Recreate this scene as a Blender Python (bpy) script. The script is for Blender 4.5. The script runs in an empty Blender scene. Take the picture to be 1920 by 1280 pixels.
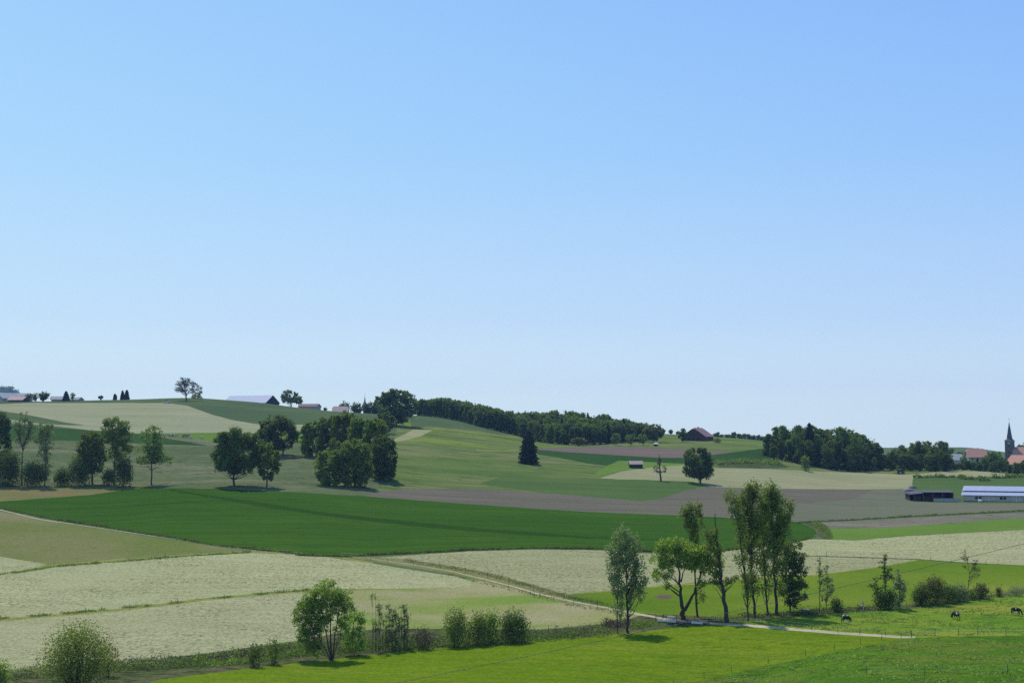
import bpy, math, random
import numpy as np
from mathutils import Vector, geometry, Matrix
R = math.radians
SC = bpy.context.scene
COL = SC.collection

# ---------------------------------------------------------------- camera
F = 2637.0                       # focal length in photo pixels (1920 wide)
PITCH = math.atan(190.0 / F)
cam = bpy.data.cameras.new('camera')
cam.sensor_width = 36.0
cam.lens = F / 1920 * 36.0
cam.clip_start = 0.5
cam.clip_end = 20000
camo = bpy.data.objects.new('camera', cam)
COL.objects.link(camo)
camo.location = (0, 0, 0)
camo.rotation_euler = (math.pi / 2 + PITCH, 0, 0)
SC.camera = camo

# ---------------------------------------------------------------- sky + sun
SUN_AZ = R(-24)                  # from +Y, negative = towards -X
SUN_EL = R(57)
w = bpy.data.worlds.new('World')
SC.world = w
w.use_nodes = True
nt = w.node_tree
nt.nodes.clear()
sky = nt.nodes.new('ShaderNodeTexSky')
sky.sky_type = 'NISHITA'
sky.sun_disc = False
sky.sun_elevation = SUN_EL
sky.sun_rotation = SUN_AZ
sky.altitude = 600
sky.air_density = 1.0
sky.dust_density = 0.9
sky.ozone_density = 2.2
tcw = nt.nodes.new('ShaderNodeTexCoord')
sepw = nt.nodes.new('ShaderNodeSeparateXYZ'); nt.links.new(tcw.outputs['Generated'], sepw.inputs[0])
crw = nt.nodes.new('ShaderNodeValToRGB'); nt.links.new(sepw.outputs[2], crw.inputs[0])
GRAD = [(0, (.77, .95, 1.0)), (.03, (.74, .92, 1.0)), (.06, (.65, .84, .99)), (.087, (.55, .76, .985)), (.2, (.362, .65, 1.0)), (.30, (.300, .572, 1.0)), (.6, (.15, .35, .80)), (1, (.08, .22, .58))]
while len(crw.color_ramp.elements) < len(GRAD): crw.color_ramp.elements.new(.5)
for e, (p, c) in zip(crw.color_ramp.elements, GRAD):
    e.position = p; e.color = (*c, 1)
def wmath(op, a, b):
    n = nt.nodes.new('ShaderNodeMath'); n.operation = op
    for i, x in enumerate((a, b)):
        if isinstance(x, (int, float)): n.inputs[i].default_value = x
        else: nt.links.new(x, n.inputs[i])
    return n.outputs[0]
# the air is whiter towards the sun's side
xz = wmath('ADD', wmath('MULTIPLY', wmath('MULTIPLY', sepw.outputs[0], sepw.outputs[2]), 1.25), wmath('MULTIPLY', sepw.outputs[0], .10))
facw = wmath('MAXIMUM', wmath('MINIMUM', wmath('SUBTRACT', 1.0, xz), 1.35), .7)
comw = nt.nodes.new('ShaderNodeCombineXYZ')
nt.links.new(facw, comw.inputs[0]); nt.links.new(wmath('ADD', wmath('MULTIPLY', facw, .8), .2), comw.inputs[1]); comw.inputs[2].default_value = 1.0
mulw = nt.nodes.new('ShaderNodeVectorMath'); mulw.operation = 'MULTIPLY'
nt.links.new(crw.outputs[0], mulw.inputs[0]); nt.links.new(comw.outputs[0], mulw.inputs[1])
sclw = nt.nodes.new('ShaderNodeVectorMath'); sclw.operation = 'SCALE'; sclw.inputs[3].default_value = 1 / .12
nt.links.new(mulw.outputs[0], sclw.inputs[0])
mixw = nt.nodes.new('ShaderNodeMix'); mixw.data_type = 'RGBA'; mixw.inputs[0].default_value = .85
nt.links.new(sky.outputs[0], mixw.inputs[6]); nt.links.new(sclw.outputs[0], mixw.inputs[7])
bg = nt.nodes.new('ShaderNodeBackground')
bg.inputs['Strength'].default_value = 0.12
wo = nt.nodes.new('ShaderNodeOutputWorld')
nt.links.new(mixw.outputs[2], bg.inputs[0])
nt.links.new(bg.outputs[0], wo.inputs[0])
sun = bpy.data.lights.new('sun', 'SUN')
sun.energy = 3.4
sun.angle = R(0.53)
sun.color = (1.0, 0.94, 0.84)
suno = bpy.data.objects.new('sun', sun)
COL.objects.link(suno)
to_sun = Vector((math.sin(SUN_AZ) * math.cos(SUN_EL), math.cos(SUN_AZ) * math.cos(SUN_EL), math.sin(SUN_EL)))
suno.rotation_euler = to_sun.to_track_quat('Z', 'Y').to_euler()
suno.location = (0, 0, 200)
SC.view_settings.view_transform = 'Standard'
SC.view_settings.look = 'None'
SC.view_settings.gamma = 1
SC.view_settings.exposure = 0.0
SC.render.engine = 'CYCLES'
SC.cycles.max_bounces = 6
SC.cycles.diffuse_bounces = 4
SC.cycles.transmission_bounces = 3
SC.cycles.volume_bounces = 0
SC.cycles.use_denoising = False
SC.cycles.sample_clamp_indirect = 4.0

# ---------------------------------------------------------------- helpers
def rgb(r, g, b):
    return (r, g, b, 1)

def tag(o, label=None, cat=None, group=None, kind=None):
    if label: o['label'] = label
    if cat: o['category'] = cat
    if group: o['group'] = group
    if kind: o['kind'] = kind
    return o

def pix(px, py):
    """ray slopes (x/y, z/y) of a photo pixel"""
    a = (np.asarray(px, float) - 960) / F
    b = (640 - np.asarray(py, float)) / F
    c, s = math.cos(PITCH), math.sin(PITCH)
    dy = c - b * s
    return a / dy, (s + b * c) / dy

class Acc:
    """collects vertices and faces of one mesh"""
    def __init__(self):
        self.v = []; self.f = []; self.n = 0
    def add(self, v, f):
        v = np.asarray(v, float); f = np.asarray(f, int)
        self.v.append(v); self.f.append(f + self.n); self.n += len(v)
    def box(self, x0, x1, y0, y1, z0, z1):
        v = [(x, y, z) for z in (z0, z1) for y in (y0, y1) for x in (x0, x1)]
        self.add(v, [(0, 2, 3, 1), (4, 5, 7, 6), (0, 1, 5, 4), (2, 6, 7, 3), (0, 4, 6, 2), (1, 3, 7, 5)])
    def tube(self, pts, rad, sides=5):
        pts = np.asarray(pts, float); n = len(pts)
        t = np.gradient(pts, axis=0)
        t /= np.linalg.norm(t, axis=1)[:, None] + 1e-9
        up = np.where(np.abs(t[:, 2:3]) > .9, np.array([[1., 0, 0]]), np.array([[0, 0, 1.]]))
        a = np.cross(t, up); a /= np.linalg.norm(a, axis=1)[:, None] + 1e-9
        b = np.cross(t, a)
        ang = np.arange(sides) * 2 * math.pi / sides
        rad = np.broadcast_to(np.asarray(rad, float), (n,))
        v = pts[:, None] + rad[:, None, None] * (a[:, None] * np.cos(ang)[None, :, None] + b[:, None] * np.sin(ang)[None, :, None])
        v = v.reshape(-1, 3)
        f = []
        for i in range(n - 1):
            for j in range(sides):
                k = (j + 1) % sides
                f.append((i * sides + j, i * sides + k, (i + 1) * sides + k, (i + 1) * sides + j))
        self.add(v, f)
        for i0 in (0, (n - 1) * sides):      # end caps
            if sides == 4:
                self.f.append(np.array([[i0, i0 + 1, i0 + 2, i0 + 3]]) + self.n - len(v))
    def mesh(self, name, mat, smooth=False):
        v = np.concatenate(self.v) if self.v else np.zeros((0, 3))
        m = bpy.data.meshes.new(name)
        m.vertices.add(len(v)); m.vertices.foreach_set('co', v.astype(np.float32).ravel())
        loops = np.concatenate([f.ravel() for f in self.f])
        tot = np.concatenate([np.full(len(f), f.shape[1]) for f in self.f])
        start = np.concatenate([[0], np.cumsum(tot)[:-1]])
        m.loops.add(len(loops)); m.loops.foreach_set('vertex_index', loops.astype(np.int32))
        m.polygons.add(len(tot)); m.polygons.foreach_set('loop_start', start.astype(np.int32))
        m.polygons.foreach_set('loop_total', tot.astype(np.int32))
        m.polygons.foreach_set('use_smooth', np.full(len(tot), smooth))
        m.update(calc_edges=True)
        m.validate()
        m.materials.append(mat)
        return m
    def obj(self, name, mat, parent=None, smooth=False, loc=None, rz=0):
        o = bpy.data.objects.new(name, self.mesh(name, mat, smooth))
        COL.objects.link(o)
        if parent: o.parent = parent
        if loc is not None: o.location = loc
        o.rotation_euler.z = rz
        return o

def empty(name, loc, rz=0):
    o = bpy.data.objects.new(name, None)
    o.empty_display_size = 0.5
    COL.objects.link(o)
    o.location = loc; o.rotation_euler.z = rz
    return o

def copy_tree(o, loc, rz=0, sc=(1, 1, 1), label=None, group=None, parent=None):
    c = o.copy(); COL.objects.link(c)
    if parent is None:
        c.location = loc; c.rotation_euler.z = rz; c.scale = sc
        if label: c['label'] = label
        if group: c['group'] = group
    else:
        c.parent = parent
    for ch in [x for x in KIDS.get(o.name, [])]:
        copy_tree(ch, None, parent=c)
    return c
KIDS = {}
def keep_kids():
    KIDS.clear()
    for o in bpy.data.objects:
        if o.parent: KIDS.setdefault(o.parent.name, []).append(o)

# ---------------------------------------------------------------- materials
def new_mat(name):
    m = bpy.data.materials.new(name); m.use_nodes = True
    t = m.node_tree; t.nodes.clear()
    out = t.nodes.new('ShaderNodeOutputMaterial')
    return m, t, out
def N(t, typ, **kw):
    n = t.nodes.new(typ)
    for k, v in kw.items(): setattr(n, k, v)
    return n
def noise(t, vec, scale, detail=3, rough=.55):
    n = N(t, 'ShaderNodeTexNoise'); n.inputs['Scale'].default_value = scale
    n.inputs['Detail'].default_value = detail; n.inputs['Roughness'].default_value = rough
    t.links.new(vec, n.inputs['Vector']); return n.outputs['Fac']
def ramp(t, fac, lo, hi):
    n = N(t, 'ShaderNodeMapRange'); n.inputs[1].default_value = lo; n.inputs[2].default_value = hi
    n.interpolation_type = 'SMOOTHSTEP'
    t.links.new(fac, n.inputs[0]); return n.outputs[0]
def mix(t, fac, a, b):
    n = N(t, 'ShaderNodeMix', data_type='RGBA')
    if isinstance(fac, float): n.inputs[0].default_value = fac
    else: t.links.new(fac, n.inputs[0])
    for s, x in ((6, a), (7, b)):
        if isinstance(x, tuple): n.inputs[s].default_value = x if len(x) == 4 else (*x, 1)
        else: t.links.new(x, n.inputs[s])
    return n.outputs[2]
def mapped(t, vec, scale=(1, 1, 1), rz=0):
    n = N(t, 'ShaderNodeMapping'); n.inputs['Rotation'].default_value = (0, 0, rz); n.inputs['Scale'].default_value = scale
    # rotate first, then stretch
    n.vector_type = 'POINT'
    r = N(t, 'ShaderNodeVectorRotate', rotation_type='Z_AXIS'); r.inputs['Angle'].default_value = rz
    t.links.new(vec, r.inputs['Vector'])
    n.inputs['Rotation'].default_value = (0, 0, 0)
    t.links.new(r.outputs[0], n.inputs[0]); return n.outputs[0]
def coords(t, kind='Object'):
    return N(t, 'ShaderNodeTexCoord').outputs[kind]

TINT = dict(young_crop=(1.22, .82, .50), crop_shade_wheel_line=(1.1, .75, .5), crop_far=(1.15, .78, .62), mown_hay_pale=(1.26, 1.14, 1.11), mown_hay_middle=(1.12, 1.01, .98), mown_hay_lower=(1.23, 1.10, 1.10), mown_hay_hill=(1.22, 1.10, 1.20), mown_hay_far=(1.06, .92, 1.0),
            mown_lawn=(.77, .745, .54), tall_grass=(.80, .97, .48), sprouting_soil=(1.1, 1.09, .95), slope_meadow=(1.14, 1.02, 1.04), green_pasture=(.88, .81, .60), ploughed_soil=(1.04, 1.04, .84),
            flowering_meadow=(.98, .96, .70), tufty_pasture=(.95, 1.0, .55), rough_slope=(1.3, 1.2, .95), thin_dry_grass=(1.22, 1.16, 1.05), hill_grass=(1.2, 1.0, 1.1), grazed_pasture=(.66, .75, .60), smooth_green_field=(1.05, .92, .9),
            yellow_margin=(.98, .90, .95), gravel_track=(1.0, .95, .84))
def ground_mat(name, c1, c2, patch=.03, speck=None, speck_scale=.8, speck_lo=.55, speck_hi=.66, grain=.25,
               speck_str=(.6, 1.4), third=None, third_scale=.012, third_lo=.5, third_hi=.62, rows=None, bump=.5, bump_scale=1.2, rough=.9):
    """grass, hay, crop or soil: patches of two colours, a fine grain, optional specks, third colour and sown rows"""
    tn = TINT.get(name, (1, 1, 1)); tt = lambda c: tuple(a * b for a, b in zip(c, tn)) if c else c
    c1, c2, third, speck = tt(c1), tt(c2), tt(third), tt(speck)
    if rows: rows = (*rows[:3], tt(rows[3]), rows[4])
    m, t, out = new_mat(name)
    co = coords(t)
    col = mix(t, ramp(t, noise(t, co, patch, 5, .62), .36, .64), c1, c2)
    if third: col = mix(t, ramp(t, noise(t, mapped(t, co, (.6, 1.6, 1), R(12)), third_scale, 4), third_lo, third_hi), col, third)
    if rows:
        ang, sx, sy, rc, amt = rows
        r = ramp(t, noise(t, mapped(t, co, (sx, sy, .01), ang), 1.0, 3), .42, .62)
        mm = N(t, 'ShaderNodeMath', operation='MULTIPLY'); t.links.new(r, mm.inputs[0]); mm.inputs[1].default_value = amt
        col = mix(t, mm.outputs[0], col, rc)
    g = noise(t, co, 1.9, 4, .7)
    hs = N(t, 'ShaderNodeHueSaturation'); t.links.new(col, hs.inputs['Color'])
    mr = N(t, 'ShaderNodeMapRange'); t.links.new(g, mr.inputs[0])
    mr.inputs[1].default_value = .3; mr.inputs[2].default_value = .7
    mr.inputs[3].default_value = 1 - grain; mr.inputs[4].default_value = 1 + grain
    t.links.new(mr.outputs[0], hs.inputs['Value']); col = hs.outputs[0]
    if speck:
        sp = ramp(t, noise(t, mapped(t, co, (*speck_str, 1), R(5)), speck_scale, 4, .68), speck_lo, speck_hi)
        where = ramp(t, noise(t, co, patch * 2.3, 3), .30, .62)          # thicker in some places than in others
        mw = N(t, 'ShaderNodeMapRange'); t.links.new(where, mw.inputs[0]); mw.inputs[3].default_value = .35
        mm = N(t, 'ShaderNodeMath', operation='MULTIPLY'); t.links.new(sp, mm.inputs[0]); t.links.new(mw.outputs[0], mm.inputs[1])
        col = mix(t, mm.outputs[0], col, speck)
    b = N(t, 'ShaderNodeBsdfDiffuse')
    t.links.new(col, b.inputs['Color'])
    if bump:
        bp = N(t, 'ShaderNodeBump'); bp.inputs['Strength'].default_value = bump; bp.inputs['Distance'].default_value = .35
        t.links.new(noise(t, co, bump_scale, 4, .65), bp.inputs['Height']); t.links.new(bp.outputs[0], b.inputs['Normal'])
    t.links.new(b.outputs[0], out.inputs[0])
    return m

def plain_mat(name, c, c2=None, rough=.7, scale=.8, bump=.0, metal=0., spec=.3, stripes=None):
    m, t, out = new_mat(name)
    co = coords(t)
    col = mix(t, ramp(t, noise(t, co, scale, 5, .65), .35, .65), c, c2 or tuple(x * .8 for x in c))
    if stripes:                                    # boards / corrugation along one axis
        axis, width, amt = stripes
        sp = N(t, 'ShaderNodeSeparateXYZ'); t.links.new(co, sp.inputs[0])
        mu = N(t, 'ShaderNodeMath', operation='MULTIPLY'); t.links.new(sp.outputs[axis], mu.inputs[0]); mu.inputs[1].default_value = 1 / width
        fr = N(t, 'ShaderNodeMath', operation='FRACT'); t.links.new(mu.outputs[0], fr.inputs[0])
        gt = N(t, 'ShaderNodeMath', operation='LESS_THAN'); t.links.new(fr.outputs[0], gt.inputs[0]); gt.inputs[1].default_value = .16
        mm = N(t, 'ShaderNodeMath', operation='MULTIPLY'); t.links.new(gt.outputs[0], mm.inputs[0]); mm.inputs[1].default_value = amt
        col = mix(t, mm.outputs[0], col, tuple(x * .5 for x in c))
    b = N(t, 'ShaderNodeBsdfPrincipled'); b.inputs['Roughness'].default_value = rough; b.inputs['Metallic'].default_value = metal
    b.inputs['Specular IOR Level'].default_value = spec
    t.links.new(col, b.inputs['Base Color'])
    if bump:
        bp = N(t, 'ShaderNodeBump'); bp.inputs['Strength'].default_value = bump; bp.inputs['Distance'].default_value = .05
        t.links.new(noise(t, co, scale * 6, 4), bp.inputs['Height']); t.links.new(bp.outputs[0], b.inputs['Normal'])
    t.links.new(b.outputs[0], out.inputs[0])
    return m

def leaf_mat(name, c1, c2, trans=.35, scale=.45):
    m, t, out = new_mat(name)
    co = coords(t)
    oi = N(t, 'ShaderNodeObjectInfo')
    col = mix(t, ramp(t, noise(t, co, scale, 3), .35, .65), c1, c2)
    hs = N(t, 'ShaderNodeHueSaturation'); t.links.new(col, hs.inputs['Color'])
    for key, lo, hi in (('Hue', .485, .51), ('Value', .82, 1.2)):
        mr = N(t, 'ShaderNodeMapRange'); t.links.new(oi.outputs['Random'], mr.inputs[0])
        mr.inputs[3].default_value = lo; mr.inputs[4].default_value = hi
        t.links.new(mr.outputs[0], hs.inputs[key])
    b = N(t, 'ShaderNodeBsdfPrincipled'); b.inputs['Roughness'].default_value = .62
    b.inputs['Specular IOR Level'].default_value = .25
    t.links.new(hs.outputs[0], b.inputs['Base Color'])
    tr = N(t, 'ShaderNodeBsdfTranslucent')
    yl = mix(t, .5, hs.outputs[0], tuple(min(1, x * y) for x, y in zip(c2, (1.5, 1.6, .7))))
    t.links.new(yl, tr.inputs['Color'])
    ms = N(t, 'ShaderNodeMixShader'); ms.inputs[0].default_value = trans
    t.links.new(b.outputs[0], ms.inputs[1]); t.links.new(tr.outputs[0], ms.inputs[2])
    t.links.new(ms.outputs[0], out.inputs[0])
    return m

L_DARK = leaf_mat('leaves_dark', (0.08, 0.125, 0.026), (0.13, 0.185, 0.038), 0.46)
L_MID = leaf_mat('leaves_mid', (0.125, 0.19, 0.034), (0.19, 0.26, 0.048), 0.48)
L_LIGHT = leaf_mat('leaves_light', (0.21, 0.35, 0.05), (0.32, 0.45, 0.075), 0.5)
L_GREY = leaf_mat('leaves_grey_green', (0.17, 0.22, 0.095), (0.25, 0.3, 0.13), 0.45)
L_POP = leaf_mat('leaves_poplar', (0.14, 0.2, 0.042), (0.24, 0.285, 0.06), 0.48)
L_OLIVE = leaf_mat('leaves_olive', (0.12, 0.145, 0.036), (0.18, 0.18, 0.045), 0.42)
L_CON = leaf_mat('needles', (0.03, 0.056, 0.022), (0.048, 0.082, 0.028), 0.15)
L_BROWN = leaf_mat('buds_brown', (0.1, 0.085, 0.045), (0.14, 0.115, 0.06), 0.2)
L_WILLOW = leaf_mat('leaves_willow', (0.17, 0.27, 0.045), (0.27, 0.37, 0.07), 0.5)
BARK = plain_mat('bark', (.045, .038, .030), (.075, .065, .05), .95, 3, .6)
BARK_GREY = plain_mat('bark_grey', (.10, .095, .085), (.16, .15, .13), .95, 3, .5)
# ---------------------------------------------------------------- terrain heights
# for rays through these photo columns: (row where the ground at that distance shows, distance)
NEAR = [(0.5, -1.7), (12, -4.2), (30, -9.0), (60, -16.5), (100, -24.5), (140, -29.5)]
COLS = {
    0: [(1280, 209), (1160, 278), (1075, 335), (1043, 362), (958, 440), (937, 468), (912, 500), (880, 545), (825, 640), (800, 700), (770, 790), (757, 850), (753, 900), (756, 1000), (775, 1300)],
    200: [(1280, 205), (1240, 228), (1150, 285), (1050, 360), (985, 420), (926, 482), (910, 505), (880, 550), (830, 640), (812, 690), (780, 770), (757, 860), (750, 915), (754, 1000), (775, 1300)],
    350: [(1280, 204), (1228, 233), (1128, 296), (1041, 367), (1008, 395), (917, 484), (906, 505), (880, 550), (833, 637), (812, 690), (785, 752), (760, 840), (749, 890), (746, 912), (750, 990), (778, 1300)],
    450: [(1280, 203), (1228, 233), (1120, 300), (1037, 368), (1022, 382), (917, 485), (905, 505), (880, 550), (835, 635), (812, 690), (792, 745), (768, 830), (753, 890), (751, 915), (756, 990), (780, 1300)],
    600: [(1280, 200), (1240, 228), (1180, 262), (1110, 306), (1040, 368), (925, 478), (912, 500), (880, 550), (840, 630), (810, 700), (795, 745), (775, 840), (768, 890), (771, 960), (785, 1300)],
    700: [(1280, 199), (1225, 234), (1160, 273), (1090, 322), (1043, 368), (932, 480), (913, 512), (880, 565), (835, 665), (808, 745), (792, 810), (780, 880), (776, 925), (779, 1010), (790, 1300)],
    800: [(1280, 198), (1215, 240), (1150, 280), (1072, 340), (1034, 372), (940, 480), (915, 525), (880, 590), (830, 700), (805, 790), (790, 850), (779, 930), (776, 965), (780, 1100), (798, 1400)],
    900: [(1280, 197), (1210, 241), (1135, 285), (1085, 325), (1030, 372), (945, 480), (917, 532), (875, 612), (838, 705), (817, 790), (803, 850), (795, 905), (789, 970), (790, 1050), (802, 1400)],
    1000: [(1280, 197), (1203, 243), (1120, 290), (1028, 372), (950, 480), (918, 540), (868, 640), (848, 700), (838, 745), (827, 830), (815, 890), (806, 950), (802, 1020), (808, 1250)],
    1200: [(1280, 200), (1190, 246), (1155, 262), (1105, 300), (1035, 375), (955, 480), (938, 520), (900, 590), (880, 640), (862, 700), (842, 770), (832, 830), (824, 900), (814, 980), (811, 1030), (818, 1300)],
    1400: [(1280, 203), (1172, 248), (1160, 260), (1080, 330), (1030, 378), (970, 470), (912, 590), (878, 670), (858, 720), (845, 770), (832, 860), (825, 930), (823, 1000), (826, 1300)],
    1600: [(1280, 178), (1215, 222), (1190, 240), (1145, 268), (1066, 340), (1012, 410), (970, 495), (915, 620), (884, 720), (874, 790), (862, 900), (856, 1000), (850, 1400), (839, 2200), (843, 2700)],
    1800: [(1280, 175), (1192, 240), (1125, 285), (1052, 355), (998, 425), (955, 510), (940, 572), (925, 605), (893, 700), (882, 760), (880, 840), (871, 1000), (856, 1500), (838, 2300), (843, 2800)],
    1920: [(1280, 172), (1190, 240), (1105, 300), (1055, 350), (992, 430), (955, 515), (941, 565), (907, 650), (892, 710), (889, 780), (880, 950), (864, 1500), (851, 2300), (852, 2800)],
}
COLS[-700] = COLS[0]; COLS[-3000] = COLS[0]; COLS[2500] = COLS[1920]; COLS[5000] = COLS[1920]
TAIL = [(815, 3800), (832, 8000)]

def pchip(x, y, xq):
    x = np.asarray(x, float); y = np.asarray(y, float)
    h = np.diff(x); d = np.diff(y) / h
    m = np.zeros(len(x))
    for i in range(1, len(x) - 1):
        if d[i - 1] * d[i] > 0:
            w1 = 2 * h[i] + h[i - 1]; w2 = h[i] + 2 * h[i - 1]
            m[i] = (w1 + w2) / (w1 / d[i - 1] + w2 / d[i])
    m[0] = d[0]; m[-1] = d[-1]
    k = np.clip(np.searchsorted(x, xq) - 1, 0, len(x) - 2)
    t = (xq - x[k]) / h[k]
    return ((1 + 2 * t) * (1 - t) ** 2 * y[k] + t * (1 - t) ** 2 * h[k] * m[k] + t * t * (3 - 2 * t) * y[k + 1] + t * t * (t - 1) * h[k] * m[k + 1])

LV = np.linspace(math.log(0.5), math.log(8000), 1400)
PXG = np.arange(-3000, 5001, 20.)
def build_table():
    cx = sorted(COLS)
    T = []
    for c in cx:
        pts = [(D, z) for D, z in NEAR]
        tail = [p for p in TAIL if p[1] > COLS[c][-1][1] * 1.15]
        if c >= 1500: tail = [(862, 4000), (850, 8000)]
        for py, D in COLS[c] + tail:
            pts.append((D, float(pix(960, py)[1]) * D))
        pts = np.array(pts)
        T.append(pchip(pts[:, 0], pts[:, 1], np.exp(LV)))
    T = np.array(T)
    G = np.empty((len(PXG), len(LV)))
    for j in range(len(LV)):
        G[:, j] = pchip(cx, T[:, j], PXG)
    # a wooded knoll far off beyond the village on the crest
    D = np.exp(LV)[None, :]
    k = 1 / (1 + np.exp((PXG[:, None] - 52) / 8.0))
    k2 = 1 / (1 + np.exp((-420 - PXG[:, None]) / 60.0))
    G += k * k2 * (140 + 7 * np.sin(PXG[:, None] * .09)) * np.exp(-((D - 4350) / 420.) ** 2)
    return G
ZT = build_table()

def zg(s, D):
    """ground height on the ray with slope s = x/y at distance y = D"""
    s = np.asarray(s, float); D = np.asarray(D, float)
    px = np.clip(960 + F * s, PXG[0], PXG[-1] - 1)
    lv = np.clip(np.log(np.maximum(D, .51)), LV[0], LV[-1] - 1e-6)
    a = (px - PXG[0]) / 20.; i = np.minimum(a.astype(int), len(PXG) - 2); fa = a - i
    b = (lv - LV[0]) / (LV[1] - LV[0]); j = np.minimum(b.astype(int), len(LV) - 2); fb = b - j
    z = (ZT[i, j] * (1 - fa) * (1 - fb) + ZT[i + 1, j] * fa * (1 - fb) + ZT[i, j + 1] * (1 - fa) * fb + ZT[i + 1, j + 1] * fa * fb)
    x = s * D
    amp = .10 * np.clip(D / 200, 0, 1)
    z = z + amp * (np.sin(x * .11 + 1.3 * np.sin(D * .031)) + .8 * np.sin(D * .083 + 1.1 * np.sin(x * .047)))
    return z

def ground(x, y):
    return zg(np.asarray(x) / np.maximum(y, .5), y)

_DS = np.exp(np.linspace(math.log(120), math.log(2600), 2600))
def cast(px, py, miss=1120.):
    """where the view ray through a photo pixel first meets the ground: slope, distance"""
    px = np.atleast_1d(np.asarray(px, float)); py = np.atleast_1d(np.asarray(py, float))
    s, tz = pix(px, py)
    out = np.empty(len(px))
    for i in range(len(px)):
        d = _DS * tz[i] - zg(np.full(len(_DS), s[i]), _DS)
        k = np.nonzero(d < 0)[0]
        if len(k) == 0: out[i] = miss
        elif k[0] == 0: out[i] = _DS[0]
        else:
            a, b = d[k[0] - 1], d[k[0]]
            out[i] = _DS[k[0] - 1] + (_DS[k[0]] - _DS[k[0] - 1]) * a / (a - b)
    return s, out

def at(px, py):
    """world point of the ground seen at a photo pixel"""
    s, D = cast(px, py)
    return Vector((float(s[0] * D[0]), float(D[0]), float(zg(s, D)[0])))
def at_d(px, D):
    s = float(pix(px, 830)[0])
    return Vector((s * D, D, float(zg(np.array([s]), np.array([D]))[0])))

# ---------------------------------------------------------------- fields: outlines on the ground, later ones lie over earlier ones
HAY = dict(patch=.02, speck=(.12, .13, .055), speck_scale=1.15, speck_lo=.47, speck_hi=.66, speck_str=(1.2, .85), grain=.30, bump=.6, bump_scale=2.2, third=(.30, .325, .165), third_scale=.013)
M_HAY1 = ground_mat('mown_hay_pale', (.33, .355, .185), (.305, .34, .17), rows=(R(9), .03, .38, (.26, .285, .135), .55), **HAY)
M_HAYM = ground_mat('mown_hay_middle', (.33, .355, .185), (.305, .34, .17), rows=(R(5), .025, .42, (.25, .275, .13), .55), **HAY)
M_HAY2 = ground_mat('mown_hay_lower', (.30, .335, .17), (.33, .35, .185), rows=(R(8), .06, .5, (.25, .28, .13), .5), **HAY)
M_HAYU = ground_mat('mown_hay_hill', (.27, .29, .15), (.24, .27, .13), patch=.012, speck=(.13, .15, .07), speck_scale=.25, speck_lo=.58, speck_hi=.72, grain=.18, rows=(R(4), .01, .12, (.20, .24, .11), .6))
M_HAYW = ground_mat('mown_hay_far', (.31, .34, .16), (.27, .31, .14), patch=.015, speck=(.16, .19, .08), speck_scale=.35, speck_lo=.58, speck_hi=.72, grain=.15, rows=(R(5), .02, .2, (.22, .26, .11), .5))
M_SLOPE = ground_mat('slope_meadow', (.095, .135, .055), (.13, .165, .075), patch=.02, third=(.16, .18, .09), third_scale=.02, speck=(.05, .085, .035), speck_scale=.3, speck_lo=.47, speck_hi=.66, grain=.3, rows=(R(-6), .008, .12, (.075, .125, .035), .5))
M_ROUGH = ground_mat('rough_slope', (.10, .15, .045), (.15, .165, .08), patch=.014, third=(.15, .20, .045), third_scale=.011, third_lo=.53, third_hi=.65, speck=(.055, .10, .035), speck_scale=.16, speck_lo=.48, speck_hi=.64, speck_str=(.4, 1.4), grain=.28, rows=(R(-10), .008, .09, (.065, .12, .035), .7))
M_HILL = ground_mat('hill_grass', (.065, .12, .045), (.09, .145, .05), patch=.015, grain=.2, rows=(R(0), .01, .14, (.05, .10, .04), .5))
M_CROP = ground_mat('young_crop', (.032, .118, .020), (.045, .145, .024), patch=.010, grain=.10, rows=(R(-3), .012, .30, (.026, .10, .020), .5), speck=(.027, .095, .018), speck_scale=.35, speck_str=(.3, 1.3), speck_lo=.5, speck_hi=.72, bump=.25, bump_scale=2.5)
M_CROPD = ground_mat('crop_shade_wheel_line', (.024, .085, .017), (.03, .10, .019), patch=.02, grain=.15, bump=.2)  # darker crop: paints the fold's shade, and colours the wheel line
M_CROPF = ground_mat('crop_far', (.026, .095, .030), (.036, .115, .034), patch=.01, grain=.12, bump=.2)
M_PALE = ground_mat('grazed_pasture', (.20, .29, .06), (.17, .25, .05), patch=.02, grain=.15)
M_PAST = ground_mat('green_pasture', (.115, .215, .022), (.17, .26, .035), patch=.02, third=(.24, .27, .06), third_scale=.02, third_lo=.56, third_hi=.7, grain=.22, speck=(.08, .16, .02), speck_scale=.5, speck_lo=.6, speck_hi=.75)
M_COW = ground_mat('tufty_pasture', (.12, .21, .032), (.20, .26, .05), patch=.06, third=(.24, .25, .06), third_scale=.05, grain=.30, speck=(.065, .13, .03), speck_scale=.35, speck_lo=.52, speck_hi=.64, bump=.9)
M_FORE = ground_mat('tall_grass', (.075, .145, .022), (.12, .19, .030), patch=.07, third=(.15, .17, .045), third_scale=.04, grain=.35, speck=(.045, .095, .018), speck_scale=.4, speck_lo=.5, speck_hi=.64, bump=1.0)
M_LAWN = ground_mat('mown_lawn', (.165, .265, .016), (.205, .29, .022), patch=.05, third=(.235, .30, .035), third_scale=.03, third_lo=.52, third_hi=.72, grain=.36, rows=(R(14), .05, .5, (.13, .23, .018), .5), speck=(.10, .19, .015), speck_scale=.55, speck_lo=.48, speck_hi=.68, bump=.6, bump_scale=1.6)
M_MIDG = ground_mat('smooth_green_field', (.075, .145, .040), (.095, .165, .045), patch=.012, grain=.15, rows=(R(-4), .008, .12, (.06, .12, .035), .5))
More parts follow.
